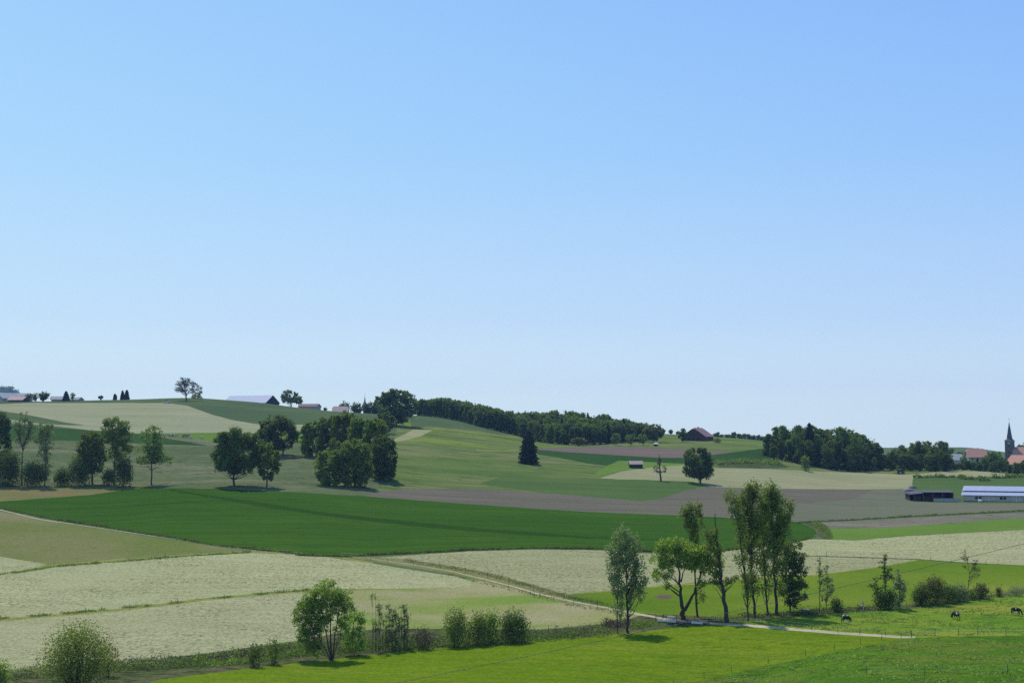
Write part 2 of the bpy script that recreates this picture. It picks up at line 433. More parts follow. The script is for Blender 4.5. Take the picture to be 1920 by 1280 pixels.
M_PLOUGH = ground_mat('ploughed_soil', (.165, .145, .125), (.145, .135, .11), patch=.02, grain=.18, rows=(R(-6), .015, .35, (.12, .105, .09), .7), bump=.9)
M_PLOUGHG = ground_mat('sprouting_soil', (.155, .15, .11), (.135, .145, .10), patch=.015, grain=.18, rows=(R(3), .012, .3, (.115, .13, .085), .7), bump=.6)
M_PLOUGHR = ground_mat('red_soil', (.19, .14, .11), (.17, .135, .10), patch=.02, grain=.15, rows=(R(2), .01, .2, (.14, .11, .085), .6))
M_STONY = ground_mat('stony_verge', (.19, .17, .12), (.13, .15, .08), patch=.05, grain=.3, speck=(.07, .075, .045), speck_scale=.3, third=(.24, .19, .14), third_scale=.03)
M_VERGE = ground_mat('dry_verge', (.19, .17, .06), (.155, .165, .055), patch=.06, grain=.25, third=(.22, .16, .07), third_scale=.05)
M_YEL = ground_mat('yellow_margin', (.26, .28, .07), (.22, .26, .06), patch=.08, grain=.25, speck=(.11, .14, .03), speck_scale=.5)
M_MARG = ground_mat('path_margin', (.185, .20, .065), (.22, .21, .085), patch=.08, grain=.3, speck=(.10, .13, .03), speck_scale=.5)
M_MEAD = ground_mat('flowering_meadow', (.155, .19, .065), (.20, .205, .10), patch=.03, third=(.24, .22, .14), third_scale=.022, third_lo=.5, third_hi=.66, grain=.28, speck=(.12, .17, .04), speck_scale=.5, bump=.8)
M_TAN = ground_mat('thin_dry_grass', (.22, .235, .085), (.275, .26, .145), patch=.035, third=(.15, .22, .045), third_scale=.03, third_lo=.48, third_hi=.64, grain=.25, speck=(.17, .15, .09), speck_scale=.6, speck_lo=.6, speck_hi=.72, bump=.8)
M_BANK = ground_mat('creek_bank', (.075, .11, .028), (.13, .12, .06), patch=.12, grain=.35, speck=(.04, .045, .022), speck_scale=.6, speck_lo=.48, speck_hi=.6, bump=1.0)
M_TRACK = ground_mat('gravel_track', (.50, .45, .34), (.38, .35, .25), patch=.3, grain=.15, bump=.3, speck=(.30, .29, .18), speck_scale=1.2, speck_lo=.6, speck_hi=.7)
M_EDGE = ground_mat('field_edge', (.05, .08, .025), (.085, .10, .04), patch=.1, grain=.3)
M_SOIL = ground_mat('bare_soil', (.17, .12, .085), (.13, .095, .07), patch=.5, grain=.3)

def strip(pts, w):
    """outline round a line of photo pixels, w pixels wide (w may be one value per point)"""
    pts = np.array(pts, float); n = len(pts)
    w = np.broadcast_to(np.asarray(w, float), (n,)) / 2
    t = np.gradient(pts, axis=0); t /= np.linalg.norm(t, axis=1)[:, None]
    nn = np.stack([-t[:, 1], t[:, 0]], 1) * w[:, None]
    return [tuple(p) for p in pts + nn] + [tuple(p) for p in (pts - nn)[::-1]]

PATH_A = [(0, 955), (75, 973), (150, 984), (250, 999), (400, 1020), (480, 1032)]
PATH_B = [(690, 1046), (760, 1056), (840, 1069), (900, 1083), (960, 1098), (1010, 1113), (1080, 1128), (1140, 1139), (1200, 1151), (1248, 1160), (1300, 1165), (1350, 1169), (1420, 1173), (1500, 1180), (1600, 1188), (1680, 1193), (1716, 1194)]
FIELDS = [
 # name, material, jitter px, outline, label
 ('hill_field', M_HILL, 0, [(-900, 700), (420, 700), (700, 700), (760, 760), (760, 800), (700, 812), (480, 812), (-200, 812), (-900, 812)], 'dark green grass field over the crest of the hill'),
 ('slope_field', M_SLOPE, 0, [(-900, 806), (60, 806), (300, 806), (560, 806), (745, 812), (745, 930), (560, 940), (260, 940), (-900, 940)], 'dull green meadow slope behind the rows of old trees'),
 ('mown_hill_field', M_HAYU, .4, [(-600, 770), (-200, 760), (0, 757), (60, 755), (120, 755.5), (310, 755), (350, 760), (400, 778), (440, 788), (490, 796), (560, 795.5), (640, 797), (645, 804), (600, 806), (480, 812.5), (400, 811), (240, 813), (200, 810), (150, 804), (100, 798), (0, 792), (-600, 800)], 'pale mown hay field on the hill below the single bare tree'),
 ('wedge_field', M_HILL, .3, [(-300, 765), (10, 771), (60, 779), (120, 791), (160, 797), (112, 796), (60, 792), (18, 786), (-300, 780)], 'thin dark green wedge inside the mown hill field'),
 ('dark_band_field', M_CROPF, .3, [(-300, 790), (0, 796), (100, 802), (200, 808), (250, 812), (300, 819), (340, 826), (390, 835), (300, 833), (150, 826), (0, 824), (-300, 822)], 'dark green crop band across the slope behind the tall trees'),
 ('grazed_field', M_PALE, .4, [(252, 812), (400, 811), (480, 812), (600, 805), (648, 806), (650, 820), (600, 828), (480, 830), (400, 829), (340, 820), (300, 816)], 'light yellow green grazed strip with the distant herd'),
 ('worn_strip_land', M_STONY, .3, [(300, 817), (340, 820), (400, 829), (440, 832), (400, 833), (350, 825), (305, 819)], 'worn brown edge of the grazed strip where the herd stands'),
 ('rough_slope_field', M_ROUGH, 0, [(700, 700), (1000, 700), (1500, 700), (2700, 700), (2700, 900), (1150, 900), (1130, 900), (1320, 912), (1250, 934), (1100, 935), (800, 925), (700, 918), (735, 900), (740, 830), (745, 800)], 'rough green slope with yellow patches around the dark conifer'),
 ('ridge_field', M_HILL, .4, [(780, 760), (860, 770), (900, 784), (960, 800), (1010, 815), (960, 815), (900, 808), (850, 802), (800, 800), (770, 803), (770, 780)], 'green grass tongue below the edge of the long wood'),
 ('pale_patch_field', M_HAYW, .3, [(733, 827), (775, 805), (812, 806), (790, 817), (760, 825), (740, 828.5)], 'small bright mown patch below the big round tree'),
 ('pale_edge_land', M_YEL, .2, strip([(812, 804), (850, 806), (900, 812), (950, 818), (1000, 822)], 1.6), 'thin pale edge line across the upper slope'),
 ('pale_rim_land', M_YEL, .2, strip([(893, 843), (920, 845), (945, 845), (975, 843)], 1.8), 'short pale rim on the slope before the dark conifer'),
 ('red_soil_field', M_PLOUGHR, .3, [(1000, 845), (1010, 840), (1060, 838), (1140, 836.5), (1230, 840), (1300, 843), (1385, 847), (1355, 851), (1290, 859), (1160, 854), (1060, 850)], 'reddish ploughed field below the farmhouse'),
 ('dark_crop_field', M_CROPF, .3, [(1000, 842), (1060, 847), (1150, 852.5), (1230, 857.5), (1290, 858), (1350, 850.5), (1440, 839), (1470, 838), (1470, 858), (1390, 862), (1330, 868), (1280, 872), (1230, 866), (1160, 863), (1138, 873), (1100, 868), (1050, 858), (1010, 852)], 'dark green crop band running behind the small hut'),
 ('bright_strip_land', M_PALE, .3, [(1135, 874), (1165, 864), (1230, 867), (1290, 869), (1275, 873), (1230, 878), (1170, 880), (1140, 888), (1110, 894)], 'bright grass strip around the small hut'),  # pasture colour, paler than the neighbouring fields
 ('scrub_land', M_EDGE, .3, [(1338, 866), (1400, 861), (1450, 860), (1480, 876), (1420, 878), (1350, 876)], 'scrubby bank beside the dark grove'),
 ('wide_hay_field', M_HAYW, .4, [(1125, 896), (1165, 883), (1230, 875), (1290, 871), (1350, 877), (1450, 879), (1550, 884), (1700, 889), (1740, 886), (1790, 882), (1850, 884), (1920, 891), (2400, 893), (2400, 915), (1800, 915), (1500, 918), (1350, 914), (1300, 904), (1200, 901)], 'long pale mown field below the dark grove'),
 ('mid_green_field', M_MIDG, .5, [(945, 893), (1030, 896), (1130, 897), (1200, 899), (1300, 902.5), (1322, 910), (1290, 920), (1250, 933), (1200, 939), (1100, 932), (1000, 922), (900, 905)], 'smooth green field below the split old tree'),
 ('green_block_field', M_MIDG, .3, [(1712, 894), (1800, 894), (1860, 893), (1920, 894.5), (2400, 897), (2400, 925), (1840, 925), (1800, 930), (1715, 930), (1709, 915)], 'green field block behind the long barn'),
 ('ploughed_field', M_PLOUGH, .4, [(690, 926), (740, 918), (800, 915.5), (900, 916.5), (950, 918.5), (1100, 930), (1200, 939), (1240, 934), (1290, 918), (1330, 912), (1420, 915), (1520, 916.5), (1640, 917), (1640, 985), (1100, 975), (700, 945)], 'grey brown ploughed field above the dark green crop'),
 ('sprouting_field', M_PLOUGHG, .4, [(1480, 945), (1600, 936), (1640, 917), (1708, 916), (1712, 941), (1850, 943), (1920, 943), (2500, 943), (2500, 962), (1920, 958), (1700, 968), (1520, 979), (1380, 985), (1380, 955)], 'grey green field with sprouting rows before the long barn'),
 ('dry_verge_land', M_VERGE, .5, [(-500, 912), (0, 912), (90, 910), (260, 909), (285, 910), (265, 914), (170, 927), (0, 941), (-500, 960)], 'yellow brown dry verge below the shaded tree row'),
 ('crop_field', M_CROP, .5, [(-500, 955), (0, 940), (170, 927), (260, 914.5), (330, 914.5), (420, 916), (560, 923), (700, 931), (900, 946), (1100, 959), (1280, 966), (1380, 971), (1500, 978), (1528, 992), (1532, 1000), (1512, 1012), (1480, 1018), (1400, 1028), (1350, 1034), (1250, 1036), (1180, 1034), (1130, 1029), (1000, 1027.5), (880, 1031.5), (760, 1039), (650, 1044), (600, 1041), (480, 1031), (400, 1021), (250, 996), (100, 973), (0, 953), (-500, 975)], 'large deep green crop field across the middle of the valley'),
 ('crop_fold_shade_land', M_CROPD, .8, strip([(318, 918), (400, 931), (480, 944), (600, 962), (700, 974), (800, 984), (900, 993), (1000, 1000), (1100, 1007), (1250, 1012)], [3, 5, 8, 6, 7, 8, 7, 6, 4, 2]), 'dark strip painting the shade of a ground fold across the deep green crop'),  # shade of a shallow ground fold, painted as a darker crop strip
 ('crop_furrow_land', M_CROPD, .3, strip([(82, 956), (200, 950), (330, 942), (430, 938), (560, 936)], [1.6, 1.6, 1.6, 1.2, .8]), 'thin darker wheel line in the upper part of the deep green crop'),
 ('crop_edge_land', M_EDGE, .4, strip([(640, 1043), (700, 1040), (760, 1038.5), (880, 1031), (1000, 1027), (1130, 1028.5), (1180, 1033), (1250, 1035.5), (1350, 1033.5), (1400, 1027.5), (1480, 1017.5)], 2.2), 'dark weedy edge between the crop and the mown field'),
 ('headland', M_BANK, .4, [(1500, 977), (1528, 977), (1545, 986), (1562, 1009), (1550, 1012), (1530, 1004), (1534, 994)], 'weedy corner beside the point of the crop field'),
 ('stony_land', M_STONY, .5, [(1522, 979), (1600, 975), (1700, 970), (1920, 960), (2500, 955), (2500, 975), (1920, 973), (1700, 987), (1640, 991), (1560, 994), (1545, 990)], 'stony brown strip below the sprouting field'),
 ('soil_edge_land', M_EDGE, .3, strip([(1500, 978), (1600, 974.5), (1700, 968.5), (1800, 963), (1920, 957.5), (2300, 950)], 2.2), 'dark ditch line above the stony strip'),
 ('green_strip_field', M_PALE, .4, [(1548, 991), (1640, 990), (1700, 986), (1920, 971), (2500, 962), (2500, 985), (1920, 991.5), (1700, 1003.5), (1600, 1012.5), (1564, 1012)], 'bright green strip above the upper mown field'),
 ('upper_mown_field', M_HAY1, .5, [(1360, 1032), (1400, 1028), (1480, 1018), (1520, 1010.5), (1550, 1011), (1600, 1013), (1700, 1004.5), (1920, 992.5), (2500, 980), (2500, 1080), (1920, 1062), (1800, 1060), (1700, 1060), (1500, 1060), (1360, 1050)], 'pale mown field above the green pasture'),
 ('flowering_field', M_MEAD, .6, [(-500, 975), (0, 958), (100, 978), (250, 1001), (400, 1023), (470, 1034), (420, 1040), (200, 1056), (90, 1060), (0, 1047), (-500, 1010)], 'flowering meadow between the track and the mown field'),
 ('corner_mown_field', M_HAY1, .5, [(-500, 1010), (0, 1043), (88, 1057), (60, 1066), (0, 1077), (-500, 1130)], 'small pale mown corner below the flowering meadow'),
 ('tan_field', M_TAN, 1.0, [(560, 1112), (640, 1103), (700, 1090), (880, 1085), (960, 1095), (1010, 1112), (1140, 1140), (1210, 1155), (1230, 1175), (1150, 1190), (900, 1215), (700, 1222), (560, 1230)], 'thin yellow and brown grass patch behind the creek bushes'),
 ('mown_field', M_HAY1, .5, [(-500, 1145), (0, 1077), (90, 1062), (200, 1050), (350, 1040), (470, 1034.5), (600, 1042), (700, 1056), (800, 1072), (860, 1081), (885, 1090), (880, 1098), (840, 1102), (700, 1104), (560, 1108), (400, 1120), (200, 1145), (0, 1161), (-500, 1230)], 'wide pale mown field between the two wire fences'),
 ('lower_mown_field', M_HAY2, .6, [(-500, 1235), (0, 1163), (200, 1147), (400, 1123), (560, 1110), (640, 1105), (658, 1112), (640, 1150), (620, 1180), (560, 1200), (400, 1222), (250, 1240), (100, 1256), (0, 1264), (-500, 1330)], 'pale mown field next to the creek bank'),
 ('fence_margin_land', M_YEL, .5, strip([(-60, 1166), (0, 1161), (120, 1152), (240, 1141), (400, 1121), (560, 1108), (640, 1104), (700, 1104), (860, 1102)], [4, 4, 4.5, 5, 5, 5, 3, 2, 1]), 'yellow grass line under the middle wire fence'),
 ('upper_margin_land', M_YEL, .5, strip([(0, 1077), (90, 1061), (200, 1051), (340, 1041), (470, 1034.5), (560, 1037), (640, 1045), (700, 1055)], [2, 5, 4.5, 4, 4, 3, 3, 3]), 'yellow grass line under the upper wire fence'),
 ('middle_mown_field', M_HAYM, .6, [(690, 1046), (760, 1041), (880, 1033), (1000, 1029.5), (1130, 1031), (1180, 1036), (1250, 1037.5), (1350, 1035.5), (1400, 1033), (1500, 1043), (1720, 1049), (1700, 1060), (1600, 1073), (1500, 1082), (1400, 1088), (1300, 1098), (1200, 1104), (1140, 1108), (1060, 1114), (990, 1107), (850, 1076), (750, 1056)], 'pale mown field below the deep green crop'),
 ('hay_divide_land', M_EDGE, .3, strip([(1390, 1033), (1500, 1041), (1614, 1044.5), (1720, 1048), (1800, 1054), (1920, 1060), (2300, 1075)], 1.6), 'thin dark line between two mown fields'),
 ('pasture_margin_land', M_YEL, .7, strip([(1070, 1112), (1140, 1107), (1240, 1098), (1400, 1084), (1520, 1079), (1600, 1070), (1650, 1062)], [2, 2, 3, 3, 4, 4, 1]), 'dry yellow margin between the mown field and the green pasture'),
 ('path_margin_land', M_MARG, .8, strip([(660, 1044), (760, 1054), (850, 1068), (920, 1083), (990, 1102), (1060, 1121), (1140, 1135), (1220, 1150)], [3, 14, 15, 17, 18, 16, 12, 6]), 'yellow green grass margin beside the gravel path'),
 ('green_pasture_field', M_PAST, .6, [(1050, 1122), (1085, 1114), (1140, 1108.5), (1230, 1100), (1300, 1095), (1400, 1085), (1520, 1079), (1640, 1064), (1722, 1049), (1800, 1055), (1920, 1060), (2500, 1085), (2500, 1100), (1920, 1112), (1850, 1122), (1700, 1145), (1600, 1152), (1500, 1160), (1400, 1168), (1340, 1172), (1240, 1162), (1140, 1138), (1080, 1127)], 'bright green pasture beyond the tall poplars'),
 ('bare_soil_land', M_SOIL, .8, [(1226, 1117), (1240, 1114.5), (1256, 1115), (1262, 1119), (1252, 1123), (1236, 1122)], 'small oval of bare brown soil in the pasture'),
 ('tufty_field', M_COW, .8, [(1345, 1166), (1420, 1160), (1500, 1153), (1600, 1146), (1700, 1139), (1800, 1128), (1850, 1121), (1920, 1108), (2500, 1060), (2500, 1190), (1920, 1192), (1710, 1198), (1600, 1194), (1400, 1180)], 'tufty yellow green cow pasture beside the creek'),
 ('bank_land', M_BANK, 1.2, [(-500, 1335), (0, 1264), (100, 1255), (250, 1240), (400, 1223), (540, 1203), (640, 1185), (700, 1178), (830, 1178), (1000, 1180), (1120, 1170), (1180, 1160), (1210, 1150), (1260, 1153), (1340, 1157), (1420, 1152), (1560, 1140), (1700, 1132), (1830, 1117), (1880, 1111), (1920, 1104), (1920, 1112), (1850, 1122), (1700, 1142), (1580, 1149), (1440, 1161), (1345, 1172), (1250, 1186), (1100, 1200), (900, 1216), (700, 1232), (500, 1254), (380, 1270), (230, 1292), (-500, 1380)], 'overgrown brown and green creek bank'),
 ('grass_field', M_LAWN, .6, [(200, 1300), (300, 1273), (380, 1263), (500, 1248), (620, 1236), (760, 1219), (900, 1208), (1050, 1195), (1170, 1186), (1250, 1178), (1300, 1172), (1350, 1171.5), (1420, 1175), (1500, 1182), (1700, 1196), (1630, 1212), (1560, 1223), (1430, 1250), (1290, 1281), (1200, 1330), (1000, 1500), (0, 1500)], 'smooth bright yellow green meadow at the bottom of the photo'),
 ('tall_grass_field', M_FORE, .8, [(1290, 1281), (1430, 1249), (1500, 1235), (1560, 1222), (1630, 1208), (1700, 1197), (1760, 1193), (1920, 1191), (2500, 1185), (2500, 1500), (1100, 1500), (1190, 1340)], 'dark tufty grass field below the cow pasture'),
 ('gravel_track', M_TRACK, .25, strip(PATH_A, [1.5, 1.5, .9, .6, .5, .3]), 'pale gravel track along the edge of the deep green crop'),
 ('gravel_path', M_TRACK, .2, strip(PATH_B, [.5, .7, 1.0, 1.5, 2.0, 2.4, 2.6, 2.8, 3.4, 3.4, 3.4, 4.2, 4.8, 4.6, 4.6, 4.2, 3]), 'pale gravel path crossing the creek between the trees'),
]

def resample(poly, step):
    out = []
    n = len(poly)
    for i in range(n):
        a = np.array(poly[i], float); b = np.array(poly[(i + 1) % n], float)
        k = max(1, int(np.hypot(*((b - a) * (1, 2.5))) / step))
        k = min(k, 60)
        for j in range(k): out.append(a + (b - a) * j / k)
    return np.array(out)

def build_ground():
    rng = np.random.default_rng(4)
    vs = []
    def grid(s0, s1, ds, v0, v1, dv, skip=None):
        S, V = np.meshgrid(np.arange(s0, s1 + 1e-9, ds), np.arange(v0, v1 + 1e-9, dv))
        S = S.ravel(); V = V.ravel()
        if skip:
            m = ~((S > skip[0]) & (S < skip[1]) & (V > skip[2]) & (V < skip[3])); S = S[m]; V = V[m]
        vs.append(np.stack([S, V], 1))
    IN = (-.43, .43, math.log(150), math.log(1300))
    grid(-.43, .43, .0085, IN[2], IN[3], .0155)
    grid(-2.5, 2.5, .06, math.log(1), math.log(5050), .06, skip=(-.435, .435, IN[2] - .01, IN[3] + .01))
    grid(-.45, .45, .015, math.log(1350), math.log(5000), .05)
    vs = [np.concatenate(vs)]
    vs[0] = vs[0] + rng.normal(0, 1, vs[0].shape) * (2e-5, 4e-5)
    n = len(vs[0]); faces = []
    for name, mat, jit, poly, label in FIELDS:
        p = resample(poly, 14)
        if jit: p[:, 1] += rng.normal(0, jit * .35, len(p)); p[:, 0] += rng.normal(0, jit * .8, len(p))
        q = np.array(p)
        s, D = cast(q[:, 0], np.minimum(q[:, 1], 1500))
        L = np.stack([s, np.log(D)], 1)
        nx = np.roll(L, -1, 0)
        if (L[:, 0] * nx[:, 1] - nx[:, 0] * L[:, 1]).sum() < 0: L = L[::-1]      # outlines run anticlockwise
        vs.append(L)
        faces.append(list(range(n, n + len(q)))); n += len(q)
    V = np.concatenate(vs)
    res = geometry.delaunay_2d_cdt([Vector((float(a), float(b))) for a, b in V], [], faces, 0, 1e-7)
    co = np.array([(v.x, v.y) for v in res[0]])
    s = co[:, 0]; D = np.exp(co[:, 1])
    P = np.stack([s * D, D, zg(s, D)], 1)
    # true surface normals, so that neighbouring fields shade as one ground
    e = np.maximum(D * .004, .5)
    zx = (ground(P[:, 0] + e, D) - ground(P[:, 0] - e, D)) / (2 * e)
    zy = (ground(P[:, 0], D + e) - ground(P[:, 0], D - e)) / (2 * e)
    Nn = np.stack([-zx, -zy, np.ones(len(D))], 1); Nn /= np.linalg.norm(Nn, axis=1)[:, None]
    tri = np.array([f for f in res[2]])
    tri = tri[(np.ptp(s[tri], axis=1) < .2) & (np.ptp(co[tri, 1], axis=1) < .3)]        # no slivers along the hull
    owner = np.full(len(tri), -1)
    cen = co[tri].mean(axis=1)
    for i, fc in enumerate(faces):                 # even-odd test of every triangle's centre
        q = V[fc]
        box = (cen[:, 0] > q[:, 0].min()) & (cen[:, 0] < q[:, 0].max()) & (cen[:, 1] > q[:, 1].min()) & (cen[:, 1] < q[:, 1].max())
        ids = np.nonzero(box)[0]; c = cen[ids]; inside = np.zeros(len(ids), bool)
        for k in range(len(q)):
            x0, y0 = q[k]; x1, y1 = q[(k + 1) % len(q)]
            if y0 == y1: continue
            m = ((y0 > c[:, 1]) != (y1 > c[:, 1])) & (c[:, 0] < (x1 - x0) * (c[:, 1] - y0) / (y1 - y0) + x0)
            inside ^= m
        owner[ids[inside]] = i
    a = P[tri[:, 1]] - P[tri[:, 0]]; b = P[tri[:, 2]] - P[tri[:, 0]]
    flip = np.cross(a, b)[:, 2] < 0
    tri[flip] = tri[flip][:, ::-1]
    M_GROUND = ground_mat('plain_grass', (.085, .13, .045), (.12, .155, .06), patch=.01, grain=.25, bump=0)
    items = [(-1, 'ground', M_GROUND, 'green ground under and beyond the fields')] + [(i, f[0], f[1], f[4]) for i, f in enumerate(FIELDS)]
    for i, name, mat, label in items:
        t = tri[owner == i]
        if not len(t): print('EMPTY FIELD', name); continue
        idx, inv = np.unique(t, return_inverse=True)
        A = Acc(); A.add(P[idx], inv.reshape(-1, 3))
        o = A.obj(name, mat, smooth=True)
        try: o.data.normals_split_custom_set_from_vertices([tuple(x) for x in Nn[idx]])
        except Exception as ex: print(ex)
        tag(o, label, 'ground' if i < 0 else ('path' if 'path' in name or 'track' in name else 'field'), kind='structure')
import time as _t
_t0 = _t.time()
build_ground()
print('GROUND TIME', _t.time() - _t0)
# ---------------------------------------------------------------- trees
def leaf_cloud(A, cen, size, rng, flat=.0, lo=.55, hi=1.45):
    n = len(cen)
    a = rng.normal(size=(n, 3)); a /= np.linalg.norm(a, axis=1)[:, None]
    b = rng.normal(size=(n, 3))
    if flat: a[:, 2] *= 1 - flat; b[:, 2] *= 1 - flat
    b -= (a * b).sum(1)[:, None] * a / (a * a).sum(1)[:, None]
    b /= np.linalg.norm(b, axis=1)[:, None] + 1e-9
    sz = size * rng.uniform(lo, hi, n)[:, None]
    a = a * sz * .62; b = b * sz * .42
    c = np.cross(a, b); c = c / (np.linalg.norm(c, axis=1)[:, None] + 1e-9) * sz * .12
    V = np.stack([cen - a, cen + b + c, cen + a * 1.05, cen - b + c], 1).reshape(-1, 3)
    A.add(V, np.arange(n * 4).reshape(-1, 4))

def puffs_in(blob, rng, pr, fill=1.0, shell=.45):
    """puff centres spread through an ellipsoid blob (x, y, z, rx, ry, rz)"""
    x, y, z, rx, ry, rz = blob
    n = max(3, int(fill * 2.4 * (rx * rz + rx * ry + ry * rz) / 3 / (pr * pr)))
    d = rng.normal(size=(n, 3)); d /= np.linalg.norm(d, axis=1)[:, None]
    r = rng.uniform(shell ** 2, 1, n) ** .5
    return np.array([x, y, z]) + d * r[:, None] * np.array([rx, ry, rz])

def limb(A, p0, p1, r0, r1, rng, n=5, bow=.12, sides=4):
    p0 = np.array(p0, float); p1 = np.array(p1, float)
    t = np.linspace(0, 1, n)[:, None]
    L = np.linalg.norm(p1 - p0)
    off = rng.normal(size=3) * bow * L; off[2] = abs(off[2]) * -.3
    pts = p0 + (p1 - p0) * t + off * (t * (1 - t)) * 1.5
    pts[1:-1] += rng.normal(size=(n - 2, 3)) * L * .025
    A.tube(pts, r0 + (r1 - r0) * t[:, 0] ** .8, sides)

def grow(blobs, trunks, seed, leaf, cov=2.4, pr=None, zs=.8, nb=60, fill=1.3, r0=.3, lift=.5, twigs=0, shell=.3, puffk=.5, sides=6, gap=0.0):
    """crown and trunk meshes data from blobs (ellipsoids) and trunks (polylines with base radius)"""
    rng = np.random.default_rng(seed)
    W, Lf = Acc(), Acc()
    tp = []
    for pts, rb in trunks:
        pts = np.array(pts, float)
        k = len(pts)
        # finer polyline
        tt = np.linspace(0, k - 1, max(7, 3 * k)); i = np.minimum(tt.astype(int), k - 2); f = (tt - i)[:, None]
        P = pts[i] * (1 - f) + pts[i + 1] * f
        P[1:-1] += rng.normal(size=(len(P) - 2, 3)) * rb * .22 * np.array([1, 1, 0])
        q = np.linspace(0, 1, len(P))
        rad = rb * (1 - .86 * q ** 1.1); rad[0] *= 1.35
        W.tube(P, rad, sides)
        tp += [(P[j], rad[j]) for j in range(len(P))]
    TP = np.array([p for p, r in tp]); TR = np.array([r for p, r in tp])
    allp = []; spr = []
    for bl in blobs:
        p_r = pr or min(1.5, max(.35, .34 * min(bl[3], bl[5])))
        P = puffs_in(bl, rng, p_r, fill, shell)
        allp.append(P); spr += [p_r] * len(P)
    P = np.concatenate(allp); spr = np.array(spr)
    if gap: keep = rng.random(len(P)) > gap; P = P[keep]; spr = spr[keep]
    top = TP[:, 2].max()
    ids = rng.permutation(len(P))[:nb]
    for i in ids:                                   # a limb from the trunk to some of the puffs
        p = P[i]
        want = p[2] - lift * np.hypot(p[0], p[1]) - rng.uniform(.0, .12) * top
        cost = np.abs(TP[:, 2] - max(want, top * .12)) + .8 * np.hypot(TP[:, 0] - p[0], TP[:, 1] - p[1])
        j = int(np.argmin(cost))
        L = np.linalg.norm(p - TP[j])
        limb(W, TP[j], p, max(.02, min(TR[j] * .55, .02 + .018 * L)), .012, rng, n=5)
        for _ in range(twigs):
            d = rng.normal(size=3); d /= np.linalg.norm(d); d[2] = abs(d[2]) * .6
            limb(W, p - (p - TP[j]) * rng.uniform(0, .5), p + d * spr[i] * rng.uniform(.8, 1.8), .03, .008, rng, n=4, sides=3)
    area = sum(math.pi * max(b[3], b[4]) * b[5] for b in blobs)
    cov *= 1.35
    n = int(cov * area / (leaf * leaf * .52))
    k = rng.integers(0, len(P), n)
    c = P[k] + rng.normal(size=(n, 3)) * spr[k][:, None] * puffk * np.array([1, 1, zs])
    leaf_cloud(Lf, c[c[:, 2] > .05], leaf, rng)
    return W, Lf

def plant(name, cat, label, loc, W, L, leafm, barkm=None, group=None, rz=0, crown='crown', stem='trunk'):
    e = empty(name, loc, rz)
    tag(e, label, cat, group)
    if W is not None: W.obj(stem, barkm or BARK, e, smooth=True)
    L.obj(crown, leafm, e)
    return e

def mpp(loc):                      # metres per photo pixel at a place
    return loc[1] / F

def photo_tree(name, cat, label, base, blobs, trunks, leafm, seed, leaf=.35, depth=.85, group=None, barkm=None, D=None, **kw):
    """a tree standing at a photo pixel, crown blobs and trunk lines given in photo pixels and turned to metres at its distance"""
    loc = at(*base) if D is None else at_d(base[0], D)
    k = mpp(loc)
    if D is not None:
        by = 640 - F * math.tan(math.atan2(loc[2], loc[1]) - PITCH)
    else: by = base[1]
    rng = np.random.default_rng(seed + 77)
    B = []
    for b in blobs:
        cx, cy, rx, ry = b[:4]
        dy = b[4] * k if len(b) > 4 else rng.uniform(-.3, .3) * rx * k * depth
        B.append(((cx - base[0]) * k, dy, (by - cy) * k, rx * k, rx * k * depth, ry * k))
    T = []
    for pts, rb in trunks:
        T.append(([((x - base[0]) * k, (rest[0] if rest else 0) * k, (by - y) * k) for x, y, *rest in pts], rb))
    if T and T[0][0][0][2] < .3:
        T = [([(p[0][0], p[0][1], min(p[0][2], 0) - .3)] + p[0:], r) if p[0][2] < .3 else (p, r) for p, r in T]
    W, L = grow(B, T, seed, leaf, **kw)
    return plant(name, cat, label, loc, W, L, leafm, barkm, group)

def env_blobs(x0, x1, y0, y1, n, seed, core=.62, sub=.36, square=0.):
    """blobs that fill a crown outline x0..x1, y0..y1 unevenly"""
    rng = np.random.default_rng(seed)
    cx, cy, rx, ry = (x0 + x1) / 2, (y0 + y1) / 2, (x1 - x0) / 2, (y1 - y0) / 2
    out = [(cx, cy, rx * core, ry * core, 0)]
    for i in range(n):
        a = 2 * math.pi * (i + rng.uniform(-.3, .3)) / n
        s = sub * rng.uniform(.75, 1.2)
        d = 1 - s * .95
        ca, sa = math.cos(a), math.sin(a)
        if square: ca = math.copysign(abs(ca) ** (1 - square), ca); sa = math.copysign(abs(sa) ** (1 - square), sa)
        out.append((cx + ca * rx * d, cy + sa * ry * d, rx * s, ry * s, rng.uniform(-.45, .45) * rx))
    for i in range(max(2, n // 3)):
        out.append((cx + rng.uniform(-.4, .4) * rx, cy + rng.uniform(-.5, .5) * ry, rx * sub, ry * sub, rng.choice([-1, 1]) * rx * .5))
    return out

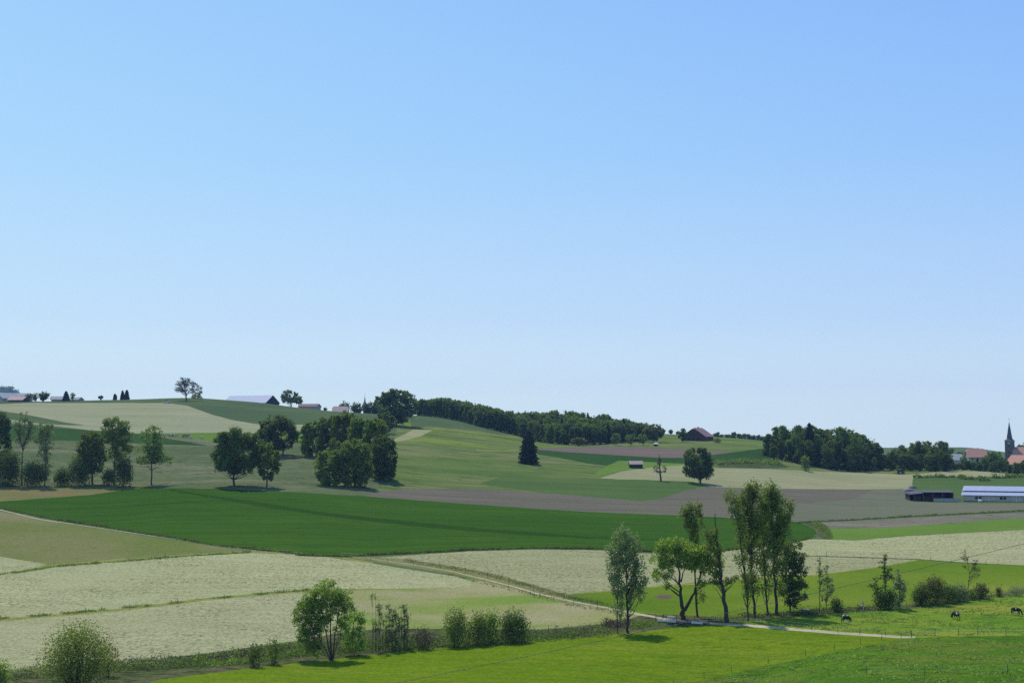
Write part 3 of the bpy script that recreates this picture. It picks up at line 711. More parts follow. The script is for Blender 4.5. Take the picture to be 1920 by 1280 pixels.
def conifer(H, Rb, seed, leaf, dens=1.0, z0=.04, power=.85, droop=.25):
    rng = np.random.default_rng(seed)
    W, L = Acc(), Acc()
    W.tube([(0, 0, -.3), (0, 0, H * .5), (0, 0, H * .985)], [H * .018 + .06, H * .011, .02], 6)
    z = z0 * H; C = []
    while z < H * .99:
        q = z / H
        R_ = Rb * (1 - q) ** power * rng.uniform(.82, 1.1) + .12
        nbr = max(4, int(5 + 4 * (1 - q)))
        a0 = rng.uniform(0, 6.28)
        for i in range(nbr):
            a = a0 + i * 2 * math.pi / nbr + rng.uniform(-.2, .2); rr = R_ * rng.uniform(.75, 1.1)
            tip = np.array([math.cos(a) * rr, math.sin(a) * rr, z - droop * rr + rng.uniform(-.1, .1)])
            root = np.array([0, 0, z + .05 * rr])
            if R_ > .6: W.tube([root, (root + tip) / 2 + (0, 0, .06 * rr), tip], [.035, .02, .008], 3)
            m = max(3, int(dens * 9 * rr / leaf * .5))
            t = rng.uniform(.15, 1.05, m)[:, None]
            w_ = .16 * rr * (1.1 - t)
            C.append(root + (tip - root) * t + rng.normal(size=(m, 3)) * np.concatenate([w_ + .1, w_ + .1, w_ * .4 + .08], 1) - (0, 0, .1))
        z += max(.28, H * .028) * (1.15 - q * .6)
    leaf_cloud(L, np.concatenate(C), leaf, rng, flat=.3)
    return W, L

def shrub(w, h, seed, leaf, cov=2.4, stems=9, d=None, top=1.0):
    """many-stemmed bush of width w and height h: an uneven dome of twig ends over fanned stems"""
    rng = np.random.default_rng(seed); d = d or w * .8
    W, L = Acc(), Acc(); C = []
    m = int(60 + 16 * w * h / max(.5, (leaf * 3) ** 2) ** .5); m = min(m, 500)
    lump = rng.uniform(0, 6.28, 4)
    for i in range(m):
        a = rng.uniform(0, 6.28); q = rng.uniform(0, 1) ** .5
        k = 1 + .13 * math.sin(3 * a + lump[0]) + .10 * math.sin(5 * a + lump[1])
        hh = h * (1 - .34 * q ** 3) * (1 + .09 * math.sin(2 * a + lump[2]) * q) * rng.uniform(.0, 1.0) ** .6
        tip = np.array([math.cos(a) * q * w / 2 * k * .92, math.sin(a) * q * d / 2 * k * .92, hh])
        C.append(tip)
        if i < stems: limb(W, (tip[0] * .2, tip[1] * .2, -.2), tip, .045, .012, rng, n=5, bow=.1)
    P = np.array(C)
    pr = .085 * (w + h) / 2 + .08
    n = int(1.75 * cov * .78 * w * h / (leaf * leaf * .52))
    k = rng.integers(0, len(P), n)
    c = P[k] + rng.normal(size=(n, 3)) * np.array([pr, pr, pr * 1.15])
    c[:, 2] = np.abs(c[:, 2])
    leaf_cloud(L, c, leaf, rng)
    return W, L

def photo_shrub(label, x0, x1, ytop, ybase, leafm, seed, leaf=.22, group=None, name='shrub', cat='shrub', **kw):
    loc = at((x0 + x1) / 2, ybase); k = mpp(loc)
    W, L = shrub((x1 - x0) * k, (ybase - ytop) * k, seed, leaf, **kw)
    return plant(name, cat, label, loc, W, L, leafm, None, group, crown='foliage', stem='stems')

# --- the creek-side trees, nearest first
PT = photo_tree
PT('willow_tree', 'tree', 'tall grey green narrow tree with two slim trunks, apart from the poplars', (1176, 1186),
   [(1172, 1010, 19, 24), (1160, 1030, 22, 30), (1188, 1035, 20, 28), (1150, 1062, 17, 34), (1176, 1060, 24, 34), (1198, 1075, 15, 32), (1160, 1098, 18, 28), (1186, 1100, 20, 26), (1203, 1098, 12, 18), (1158, 1128, 14, 24), (1184, 1128, 10, 16), (1202, 1122, 9, 12), (1163, 1152, 9, 14)],
   [([(1177, 1186), (1177, 1150), (1176, 1100), (1174, 1040), (1173, 1000)], .30), ([(1158, 1184, 3), (1158, 1150, 3), (1160, 1100, 2), (1163, 1050, 0)], .13)],
   L_GREY, 11, leaf=.26, cov=1.5, zs=1.5, pr=.55, nb=90, lift=1.1, fill=.8)
PT('maple_tree', 'tree', 'broad light green tree with a forked trunk beside the concrete bridge', (1283, 1161),
   [(1262, 1038, 26, 24, 4), (1292, 1044, 22, 24, -18), (1322, 1046, 24, 24, -22), (1300, 1040, 20, 20, -24), (1340, 1052, 16, 18, -18), (1246, 1030, 17, 16), (1268, 1022, 19, 16), (1290, 1026, 16, 15), (1232, 1055, 13, 20), (1252, 1060, 18, 20), (1276, 1050, 20, 22), (1298, 1052, 14, 22), (1232, 1080, 11, 11), (1254, 1082, 12, 9), (1311, 1042, 12, 15), (1330, 1030, 15, 14), (1343, 1050, 11, 15), (1322, 1062, 14, 16), (1338, 1074, 11, 12), (1250, 1100, 7, 6), (1316, 1090, 10, 9)],
   [([(1281, 1161), (1279, 1138), (1277, 1110), (1274, 1080), (1268, 1045)], .55), ([(1281, 1150), (1292, 1128), (1302, 1112), (1312, 1085), (1326, 1050)], .36), ([(1275, 1098), (1262, 1085), (1245, 1080), (1234, 1072)], .14), ([(1277, 1092), (1283, 1070), (1290, 1040)], .15)],
   L_LIGHT, 12, leaf=.28, cov=2.0, pr=.7, nb=70, lift=.6)
PT('poplar_tree', 'tree', 'tall dark poplar rising above the light green forked tree', (1306, 1156),
   [(1295, 962, 11, 20), (1283, 966, 9, 12), (1311, 958, 8, 14), (1300, 990, 14, 22), (1288, 985, 8, 16), (1316, 980, 6, 14), (1303, 1016, 13, 20), (1305, 1042, 11, 18), (1303, 1066, 8, 14), (1316, 1118, 8, 9)],
   [([(1307, 1156), (1305, 1110), (1303, 1060), (1300, 1000), (1297, 950)], .26)],
   L_POP, 13, leaf=.28, cov=2.3, zs=1.5, pr=.5, nb=60, lift=1.2)
PT('leaning_tree', 'tree', 'dark trunked tree leaning over the creek with a thin bare top', (1363, 1166),
   [(1327, 1000, 9, 12), (1342, 1005, 8, 14), (1335, 1020, 13, 14), (1346, 1035, 9, 16), (1349, 1058, 10, 14), (1352, 1080, 9, 12), (1340, 1092, 12, 9), (1370, 1090, 10, 7), (1378, 1084, 7, 5)],
   [([(1364, 1166), (1360, 1130), (1354, 1090), (1350, 1050), (1345, 1010), (1343, 966)], .50)],
   L_POP, 14, leaf=.26, cov=1.7, pr=.5, nb=70, lift=.4, twigs=1)
def pop(label, base, blobs, trunk, seed, rb, **kw):
    blobs = [(b_[0], b_[1], b_[2] * 1.75, b_[3] * 1.15) for b_ in blobs]
    kk = dict(leaf=.27, cov=1.65, zs=1.7, pr=.55, nb=80, lift=1.2, fill=1.2); kk.update(kw)
    return PT('poplar_tree', 'tree', label, base, blobs, [(trunk, rb)], kk.pop('mat', L_POP), seed, group='poplars clustered by the creek', **kk)
pop('slim outermost poplar of the cluster with a bent stem, nearest the leaning tree', (1403, 1164),
    [(1376, 935, 8, 14), (1383, 955, 9, 18), (1389, 985, 9, 22), (1393, 1020, 8, 16), (1390, 1050, 8, 14), (1399, 1085, 9, 16), (1405, 1110, 7, 14)],
    [(1403, 1164), (1402, 1120), (1398, 1085), (1393, 1050), (1390, 1010), (1384, 960), (1377, 930)], 21, .17, cov=1.5)
pop('tallest poplar of the cluster with a fissured double stem', (1416, 1158),
    [(1413, 922, 9, 16), (1420, 930, 9, 18), (1403, 932, 9, 18), (1398, 955, 10, 22), (1412, 958, 11, 24), (1405, 990, 13, 24), (1418, 990, 9, 22), (1409, 1022, 13, 20), (1420, 1052, 10, 16), (1412, 1080, 8, 14), (1420, 1105, 8, 12)],
    [(1416, 1159), (1412, 1110), (1410, 1060), (1408, 1000), (1412, 950), (1414, 915)], 22, .30)
pop('middle poplar of the cluster between two taller stems', (1440, 1156),
    [(1433, 945, 8, 20), (1431, 975, 10, 22), (1435, 1005, 11, 22), (1433, 1040, 11, 18), (1437, 1070, 9, 16), (1441, 1100, 8, 12)],
    [(1440, 1157), (1437, 1110), (1434, 1060), (1432, 1000), (1432, 940)], 23, .24)
pop('broad topped poplar of the cluster with the thickest trunk', (1457, 1154),
    [(1445, 922, 9, 16), (1456, 935, 8, 18), (1443, 950, 9, 20), (1463, 945, 7, 14), (1452, 965, 11, 22), (1478, 958, 7, 18), (1484, 950, 4, 14), (1468, 975, 9, 16), (1450, 995, 12, 22), (1466, 1005, 11, 20), (1474, 985, 8, 14), (1452, 1028, 11, 16), (1462, 1052, 9, 14), (1452, 1075, 8, 10), (1466, 1100, 7, 10)],
    [(1457, 1154), (1455, 1115), (1452, 1070), (1451, 1010), (1450, 950), (1448, 915)], 24, .36, cov=1.9)
pop('low dark leafy tree at the foot of the poplar cluster', (1481, 1149),
    [(1482, 1030, 14, 16), (1494, 1046, 12, 16), (1480, 1060, 16, 18), (1494, 1072, 12, 14), (1484, 1090, 15, 14), (1498, 1098, 13, 8), (1478, 1112, 12, 10), (1494, 1120, 14, 6), (1486, 1132, 10, 6)],
    [(1481, 1149), (1480, 1110), (1481, 1060), (1482, 1025)], 25, .20, mat=L_DARK, cov=2.5, zs=.9, lift=.3)
PT('birch_tree', 'tree', 'slender young tree with two thin stems standing in the pasture beyond the cow', (1545, 1148),
   [(1538, 1055, 5, 10), (1541, 1075, 9, 12), (1550, 1070, 6, 9), (1543, 1096, 9, 14), (1556, 1090, 8, 12), (1557, 1108, 8, 14), (1547, 1122, 8, 12)],
   [([(1537, 1148), (1537, 1120), (1538, 1085), (1538, 1045)], .10), ([(1550, 1148), (1550, 1120), (1554, 1085)], .09)],
   L_GREY, 26, leaf=.24, cov=1.1, pr=.4, nb=50, lift=.7)
PT('birch_tree', 'tree', 'small tree with a dark ragged narrow top rising from the dense bushes', (1661, 1140),
   [(1660, 1048, 5, 9), (1657, 1060, 6, 9), (1664, 1070, 9, 10), (1659, 1085, 7, 9), (1670, 1082, 7, 7), (1661, 1098, 6, 8)],
   [([(1661, 1140), (1660, 1100), (1660, 1070), (1659, 1037)], .12)], L_DARK, 27, leaf=.24, cov=1.5, pr=.4, nb=50, lift=.5)
PT('birch_tree', 'tree', 'low small tree leaning out of the bushes beside the white post', (1648, 1140),
   [(1644, 1088, 5, 6), (1638, 1100, 9, 7), (1648, 1105, 8, 8), (1644, 1116, 7, 6)],
   [([(1650, 1140), (1646, 1115), (1643, 1084)], .09)], L_DARK, 28, leaf=.22, cov=1.6, pr=.35, nb=30)
PT('birch_tree', 'tree', 'grey leaved small tree with a thin bare tip among the bushes', (1687, 1140),
   [(1686, 1075, 5, 9), (1684, 1092, 10, 11), (1693, 1100, 9, 13), (1680, 1104, 8, 11), (1692, 1120, 10, 14), (1686, 1130, 10, 8)],
   [([(1687, 1140), (1687, 1100), (1685, 1057)], .10)], L_GREY, 29, leaf=.24, cov=1.6, pr=.4, nb=40)
PT('young_tree', 'tree', 'thin sparse young tree with a curved stem above the long bush row', (1815, 1122),
   [(1811, 1036, 4, 5), (1807, 1046, 5, 4), (1815, 1050, 5, 5), (1830, 1055, 7, 6), (1836, 1066, 6, 6), (1826, 1066, 5, 6), (1834, 1078, 5, 5), (1812, 1062, 4, 4)],
   [([(1815, 1124), (1816, 1100), (1819, 1075), (1816, 1055), (1810, 1030)], .09), ([(1819, 1075), (1828, 1062), (1838, 1056)], .05)],
   L_OLIVE, 30, leaf=.2, cov=.75, pr=.4, nb=50, twigs=1)
# --- bushes on both banks
SH = photo_shrub
SH('dark rounded bush with pale stems in the hollow under the small trees', 1640, 1664, 1112, 1142, L_DARK, 31)
SH('dark dense bush wedged between the three small trees', 1655, 1680, 1108, 1141, L_DARK, 32, cov=3)
SH('round bush next to the slender young tree, behind the first cow', 1558, 1580, 1122, 1147, L_DARK, 33)
for i, (a, b, c, d, mt, lb) in enumerate([
    (1711, 1742, 1100, 1135, L_DARK, 'dark round bush at the near end of the long bush row'),
    (1731, 1774, 1086, 1133, L_OLIVE, 'tallest olive topped bush of the long bush row'),
    (1762, 1798, 1100, 1130, L_DARK, 'dark middle bush of the long bush row'),
    (1783, 1815, 1098, 1127, L_GREY, 'grey green bush of the long row below the thin young tree'),
    (1808, 1834, 1106, 1124, L_MID, 'low green bush of the long row just past the thin young tree'),
    (1826, 1853, 1097, 1122, L_OLIVE, 'olive bush at the far end of the long bush row')]):
    SH(lb, a, b, c, d, mt, 40 + i, cov=3, group='long row of bushes by the cow pasture', stems=14)
SH('small upright bush standing alone past the long bush row', 1868, 1878, 1100, 1118, L_DARK, 47)
SH('hazy grey shrub at the frame edge beyond the cow pasture', 1888, 1925, 1100, 1117, L_GREY, 48, cov=1.2)
SH('green dome bush nearest the bare thicket, first of three by the creek', 834, 876, 1146, 1212, L_POP, 51, cov=2.6, stems=18, group='three bushes by the creek bank')
SH('middle bush of the three by the creek with dark left side', 880, 913, 1150, 1209, L_POP, 52, cov=2.8, stems=16, group='three bushes by the creek bank')
SH('yellowish twin bush grown against the middle bush of the three', 904, 936, 1146, 1205, L_WILLOW, 53, cov=2.3, stems=14, group='three bushes by the creek bank')
SH('dark round bush at the end of the three toward the path', 939, 988, 1150, 1204, L_DARK, 54, cov=3.2, stems=18, group='three bushes by the creek bank')
PT('willow_tree', 'tree', 'broad domed green willow with fanning stems on the creek bank', (622, 1237),
   [(612, 1110, 26, 19), (588, 1122, 20, 18), (640, 1118, 22, 18), (574, 1145, 20, 20), (600, 1135, 24, 20), (630, 1140, 22, 20), (655, 1138, 14, 16), (566, 1168, 14, 18), (586, 1172, 16, 18), (570, 1190, 12, 18), (612, 1162, 16, 12), (642, 1165, 12, 12), (575, 1210, 10, 16), (566, 1190, 17, 22), (584, 1200, 15, 20), (572, 1150, 20, 24), (600, 1172, 26, 18, 10), (640, 1180, 16, 20), (592, 1214, 14, 16), (608, 1130, 34, 26)],
   [([(620, 1237), (614, 1200), (605, 1160), (595, 1120)], .16), ([(621, 1237), (620, 1190), (618, 1150), (615, 1110)], .2), ([(623, 1237), (628, 1190), (634, 1150), (642, 1120)], .16), ([(620, 1237), (604, 1205), (586, 1180), (572, 1150)], .13), ([(624, 1237), (634, 1200), (648, 1165)], .11), ([(619, 1237), (600, 1215), (580, 1200)], .1)],
   L_WILLOW, 55, leaf=.22, cov=1.75, pr=.6, nb=110, lift=1.2, twigs=1, fill=1.1)
PT('willow_tree', 'tree', 'smaller green bush tree close against the domed willow', (662, 1228),
   [(664, 1158, 17, 14), (676, 1172, 12, 14), (654, 1180, 14, 16), (670, 1192, 14, 16), (650, 1205, 12, 14), (680, 1205, 10, 12), (665, 1215, 14, 10)],
   [([(662, 1228), (660, 1190), (664, 1155)], .10), ([(664, 1228), (672, 1195), (676, 1170)], .08), ([(660, 1228), (650, 1200), (646, 1180)], .07)],
   L_WILLOW, 56, leaf=.23, cov=1.7, pr=.5, nb=60)
for i, (x, yb, yt, wd, mt, cv, lb) in enumerate([
    (704, 1222, 1110, 9, L_GREY, .45, 'tall thin bare sapling with two dark stems next to the willows'),
    (712, 1221, 1128, 7, L_GREY, .5, 'thin dark stemmed sapling in the bare thicket'),
    (729, 1219, 1130, 11, L_GREY, .8, 'greyish sapling clump in the middle of the bare thicket'),
    (742, 1218, 1138, 10, L_GREY, .9, 'short leafy sapling in the bare thicket'),
    (758, 1216, 1128, 12, L_GREY, .75, 'last grey sapling of the bare thicket, beside the dead brush')]):
    PT('sapling', 'sapling', lb, (x, yb),
       [(x - 2, yt + 16, wd * .55, 12), (x + 3, yt + 34, wd * .8, 14), (x - 2, yt + 54, wd, 14), (x + 1, yt + 72, wd, 14)] if i else [(x - 6, yt + 12, 5, 9), (x + 5, yt + 35, 6, 12), (x - 3, yt + 60, 7, 14)],
       [([(x, yb), (x, (yb + yt) / 2), (x - 1, yt)], .07), ([(x + 5, yb, 3), (x + 6, (yb + yt) / 2), (x + 5, yt + 10)], .06), ([(x - 6, yb, -4), (x - 5, (yb + yt) / 2), (x - 7, yt + 22)], .05)],
       mt, 60 + i, leaf=.2, cov=cv * 1.9, pr=.4, nb=60, lift=1.5, twigs=1, group='thin saplings in the bare thicket')
SH('low dark brush under the bare thicket', 775, 812, 1180, 1217, L_BROWN, 66, cov=1.5)
SH('dark low bush near the fence, further from the willow', 466, 492, 1208, 1250, L_DARK, 67, cov=1.6)
SH('ragged green bush between the low bush and the domed willow', 498, 524, 1200, 1245, L_MID, 68, cov=1.4)
SH('large dull green round shrub with fanned twigs at the bottom edge', 84, 204, 1184, 1292, L_POP, 69, leaf=.2, cov=2.3, stems=90)
SH('bright green bush cut by the bottom corner of the photo', -22, 18, 1240, 1290, L_WILLOW, 70, cov=2.2)
SH('thin brown twiggy shrub behind the large round shrub', 182, 222, 1205, 1268, L_OLIVE, 71, cov=.7, stems=24)
# --- old trees along the far edge of the crop
def round_tree(label, base, env, seed, mat=L_DARK, n=11, leaf=.5, cov=2.8, rb=.45, name='oak_tree', group=None, trunk_top=None, **kw):
    x0, x1, y0, y1 = env
    dx = (x1 - x0) * .035; x0 -= dx; x1 += dx
    if kw.pop('low', False): y1 = base[1] + (base[1] - y0) * .03
    bl = env_blobs(x0, x1, y0, y1, n, seed, square=kw.pop('square', 0.))
    tt = trunk_top or ((x0 + x1) / 2, y0 + (y1 - y0) * .25)
    tr = [([base, (base[0] * .7 + tt[0] * .3, base[1] * .6 + tt[1] * .4), tt], rb)]
    return PT(name, 'tree', label, base, bl, tr, mat, seed, leaf=leaf, cov=cov, group=group, **kw)
G1 = 'old trees along the verge above the crop'
round_tree('dark tree cut by the frame edge behind the low dark bush', (-4, 905), (-26, 17, 770, 880), 101, group=G1, leaf=.42)
PT('ash_tree', 'tree', 'thin airy tree with a tall bare forked trunk in the shaded row', (40, 908),
   [(44, 785, 14, 14), (30, 800, 10, 12), (56, 800, 10, 14), (42, 808, 14, 12), (34, 822, 10, 8), (50, 822, 10, 8)],
   [([(40, 908), (40, 860), (41, 835), (45, 775)], .30), ([(41, 838), (34, 822), (27, 800)], .16), ([(42, 835), (52, 815), (58, 795)], .14)],
   L_GREY, 102, leaf=.38, cov=1.0, pr=.7, nb=120, twigs=2, lift=.9, group=G1)
PT('ash_tree', 'tree', 'tall grey green column tree with foliage down to the bushes in the shaded row', (84, 910),
   [(80, 802, 15, 13), (92, 812, 10, 12), (72, 818, 12, 14), (86, 832, 15, 16), (82, 855, 14, 16), (86, 878, 12, 16), (82, 895, 12, 10)],
   [([(84, 910), (83, 860), (82, 800)], .3)], L_GREY, 103, leaf=.4, cov=1.7, pr=.8, nb=70, lift=1., group=G1)
round_tree('dark leafy tree with a short trunk, just past the small round bush', (173, 907), (144, 198, 803, 890), 104, L_MID, group=G1, leaf=.42, cov=2.3, n=13, trunk_top=(170, 830))
PT('oak_tree', 'tree', 'tallest tree of the shaded row with a wide rounded top', (214, 908),
   [(212, 795, 20, 12), (228, 802, 16, 14), (198, 802, 12, 13), (216, 816, 24, 16), (236, 820, 13, 16), (202, 824, 14, 14), (222, 838, 20, 14), (238, 842, 10, 12), (212, 852, 12, 12), (226, 858, 10, 8), (216, 872, 6, 8)],
   [([(214, 908), (214, 870), (216, 835), (214, 795)], .36)], L_MID, 105, leaf=.42, cov=2.1, pr=.9, nb=60, group=G1)
PT('oak_tree', 'tree', 'separate spreading tree with a straight bare trunk at the end of the shaded row', (284, 909),
   [(286, 808, 14, 11), (278, 820, 18, 14), (296, 824, 12, 14), (288, 840, 20, 14), (268, 840, 14, 9), (264, 862, 13, 8), (282, 860, 20, 10), (300, 858, 14, 10), (316, 862, 11, 8), (290, 848, 16, 10)],
   [([(284, 909), (284, 870), (286, 835), (287, 808)], .34)], L_MID, 106, leaf=.42, cov=1.75, pr=.85, nb=80, lift=.3, group=G1, gap=.12)
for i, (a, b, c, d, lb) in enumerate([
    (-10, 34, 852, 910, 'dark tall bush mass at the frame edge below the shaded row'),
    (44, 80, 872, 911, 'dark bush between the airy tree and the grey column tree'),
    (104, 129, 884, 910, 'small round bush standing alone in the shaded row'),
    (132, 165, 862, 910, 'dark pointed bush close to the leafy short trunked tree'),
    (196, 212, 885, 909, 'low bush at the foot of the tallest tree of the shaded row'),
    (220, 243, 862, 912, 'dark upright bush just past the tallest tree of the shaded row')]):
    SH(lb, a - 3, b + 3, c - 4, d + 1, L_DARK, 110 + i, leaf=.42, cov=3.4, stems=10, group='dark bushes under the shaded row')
round_tree('big dark round oak standing alone above the crop, wider of the pair', (439, 911), (398, 492, 802, 892), 121, n=14, leaf=.45, cov=3.0, rb=.55, trunk_top=(438, 830))
round_tree('smaller olive topped oak beside the big dark round oak', (500, 913), (480, 524, 830, 905), 122, L_MID, n=10, leaf=.45, cov=2.8, rb=.4)
round_tree('large dark tree higher up the slope behind the pair of oaks', (531, 853), (482, 558, 778, 846), 123, n=13, leaf=.6, cov=3.0, rb=.5, trunk_top=(524, 800))
G2 = 'trees of the dense clump on the slope'
for i, (bs, en, mt, lb) in enumerate([
    ((586, 855), (564, 606, 788, 852), L_MID, 'lighter end tree of the dense clump, beside the large dark tree'),
    ((612, 862), (592, 634, 779, 858), L_DARK, 'narrow upright tree in the dense clump'),
    ((645, 868), (622, 672, 770, 862), L_MID, 'high domed tree in the dense clump below the pink roof'),
    ((676, 880), (655, 702, 778, 872), L_MID, 'middle tree in the top edge of the dense clump'),
    ((700, 890), (680, 728, 786, 884), L_MID, 'olive topped tree on the shoulder of the dense clump'),
    ((718, 901), (694, 743, 815, 899), L_DARK, 'dark tree at the lower outer end of the dense clump')]):
    round_tree(lb, bs, en, 130 + i, mt, n=14, leaf=.58, cov=3.3, group=G2, square=.4, low=True)
G3 = 'pair of bushy trees before the dense clump'
round_tree('bushy olive tree reaching the ground in front of the dense clump, larger of two', (664, 912), (630, 698, 824, 910), 137, L_MID, n=13, leaf=.48, cov=3.0, group=G3, square=.2, low=True)
round_tree('bushy lower tree reaching the ground in front of the dense clump, smaller of two', (618, 910), (589, 645, 843, 906), 138, L_MID, n=11, leaf=.48, cov=3.0, group=G3, square=.2, low=True)
round_tree('low bush crown squeezed between the dense clump and its front trees', (627, 880), (613, 640, 820, 870), 139, L_MID, n=8, leaf=.5)
round_tree('round dark tree standing just above the dense clump', (727, 812), (702, 742, 772, 810), 140, n=9, leaf=.8, cov=3)
# --- conifer, isolated trees on the far slope
loc = at(991, 869)
W, L = conifer(62 * mpp(loc), 19.5 * mpp(loc), 150, .55, dens=2.6, z0=.02, power=.5, droop=.15)
plant('fir_tree', 'tree', 'dark broad conifer standing alone on the rough slope', loc, W, L, L_CON)
round_tree('single round tree with a shadow at its foot between the hay and ploughed fields', (1314, 906), (1282, 1337, 838, 901), 151, n=13, leaf=.55, cov=3.1, rb=.5, square=.3, trunk_top=(1311, 855))
PT('old_tree', 'tree', 'half dead tree with a thick trunk and broken top beside the small hut', (1238, 901),
   [(1237, 860, 3, 6), (1236, 870, 4, 5), (1229, 877, 6, 4), (1247, 877, 5, 5), (1232, 884, 7, 3), (1245, 884, 5, 3), (1237, 866, 5, 8)],
   [([(1239, 901), (1238, 885), (1236, 868), (1237, 852)], .55), ([(1238, 886), (1230, 882), (1224, 886)], .22), ([(1238, 884), (1247, 883), (1250, 878)], .2), ([(1237, 878), (1228, 873), (1224, 877)], .15)],
   L_BROWN, 152, leaf=.35, cov=.7, pr=.6, nb=60, twigs=2, lift=.2, barkm=BARK)
PT('oak_tree', 'tree', 'lone bare branched tree on the crest of the hill', (349, 751),
   [(340, 714, 8, 7), (353, 713, 8, 6), (333, 722, 7, 7), (346, 722, 10, 7), (362, 720, 9, 6), (372, 727, 7, 5), (333, 732, 7, 4), (345, 733, 8, 4), (360, 731, 8, 5), (374, 735, 6, 4), (340, 727, 6, 6)],
   [([(349, 753), (349, 740), (347, 732), (345, 716)], .62), ([(348, 742), (356, 731), (366, 722)], .32), ([(347, 735), (340, 726), (332, 722)], .25), ([(349, 738), (360, 736), (374, 734)], .2), ([(347, 730), (352, 720), (354, 711)], .25)],
   L_CON, 153, leaf=.36, cov=1.1, pr=1.0, nb=170, twigs=5, lift=.35)
PT('thorn_tree', 'tree', 'low bushy dark tree crouching next to the lone hilltop tree', (366, 750),
   [(362, 737, 6, 5), (370, 738, 6, 4), (366, 744, 9, 4), (374, 744, 5, 4)], [([(364, 752), (366, 742)], .2)], L_GREY, 154, leaf=.5, cov=1.9, D=905)
round_tree('big domed dark tree at the start of the long wood', (744, 798), (706, 780, 729, 794), 155, n=14, leaf=.9, cov=3.4, rb=.6)
round_tree('round olive crowned tree at the far end of the long wood', (1225, 829), (1205, 1246, 794, 826), 156, L_OLIVE, n=10, leaf=.8, cov=3.2)
round_tree('narrow dark tree close against the end of the farmhouse', (1279, 828), (1272, 1288, 803, 827), 157, n=7, leaf=.8, cov=3.2)
round_tree('spreading tree behind the silver roofed barn', (545, 762), (525, 560, 731, 757), 158, n=9, leaf=.8, cov=2.6, D=1010)
round_tree('small tree at the downhill end of the silver roofed barn', (560, 764), (550, 567, 742, 759), 159, n=6, leaf=.8, cov=2.8, D=1000)
round_tree('small ochre green tree at the foot of the long wood', (1085, 836), (1071, 1100, 819, 834), 160, L_OLIVE, n=7, leaf=.8, cov=2.6)
for i, x in enumerate((1155, 1183, 1206)):
    round_tree(['small orchard tree nearest the ochre green tree', 'middle orchard tree below the end of the long wood', 'orchard tree nearest the little white roofed shelter'][i],
               (x, 835), (x - 11, x + 9, 812, 832), 161 + i, L_MID, n=6, leaf=.8, cov=1.6, group='small orchard trees below the wood', rb=.2)
# --- small trees along the skyline
for i, (x, yt, yb, wd, kind, D, lb) in enumerate([
    (187, 740, 751, 9, 0, 925, 'small dark bush on the grassy skyline, flattest of three'),
    (214, 738, 751, 7, 1, 930, 'pointed little conifer on the grassy skyline'),
    (228, 732, 751, 8, 1, 935, 'taller of the two joined conifers on the grassy skyline'),
    (236, 731, 751, 10, 1, 935, 'broader of the two joined conifers on the grassy skyline'),
    (122, 733, 752, 13, 1, 925, 'dark spruce beside the low grey roofs on the hill'),
    (134, 733, 752, 9, 0, 930, 'thin pale tree next to the dark spruce on the hill'),
    (50, 736, 755, 13, 0, 960, 'dark tree beside the red roofed farm on the hill'),
    (64, 733, 755, 12, 0, 965, 'pale thin tree between the farm and the round tree on the hill'),
    (80, 732, 754, 20, 0, 950, 'large round tree on the hill beside the farm'),
    (96, 743, 754, 8, 0, 940, 'little bush between the round tree and the low grey roofs'),
    (609, 763, 772, 8, 0, 930, 'tiny bush on the ridge before the pink roofed house'),
    (645, 750, 772, 20, 0, 1030, 'airy tree behind the pink roofed house'),
    (668, 752, 780, 24, 0, 1040, 'dark tree near the distant needle spire, nearest the pink roof'),
    (690, 750, 780, 26, 0, 1045, 'dark tree just before the distant needle spire'),
    (704, 748, 780, 16, 1, 1040, 'conifer between the distant needle spire and the big domed tree'),
    (1258, 804, 815, 9, 0, 1060, 'small round tree on the skyline next to the farmhouse'),
    (1270, 807, 816, 6, 0, 1060, 'tiny tree on the skyline near the farmhouse')]):
    loc = at_d(x, D); k = D / F
    gy = 640 - F * math.tan(math.atan2(loc[2], loc[1]) - PITCH)
    h = (gy - yt) * k
    if kind: W, L = conifer(h, wd * k / 2, 170 + i, .8, dens=3.0, z0=.03, power=.7, droop=.1)
    else:
        W, L = grow([(0, 0, h * .58, wd * k * .4, wd * k * .4, h * .36), (-wd * k * .2, 0, h * .5, wd * k * .3, wd * k * .3, h * .3), (wd * k * .2, .5, h * .55, wd * k * .3, wd * k * .3, h * .28), (0, 0, h * .25, wd * k * .3, wd * k * .3, h * .2)],
                    [([(0, 0, -.3), (0, 0, h * .5), (.1, 0, h * .8)], .25)], 170 + i, .75, cov=1.6 if 'pale' in lb or 'airy' in lb else 3.0, nb=14)
    plant('conifer' if kind else 'tree', 'tree', lb, loc, W, L, L_CON if kind else (L_GREY if 'pale' in lb else L_DARK), group='small trees along the skyline')
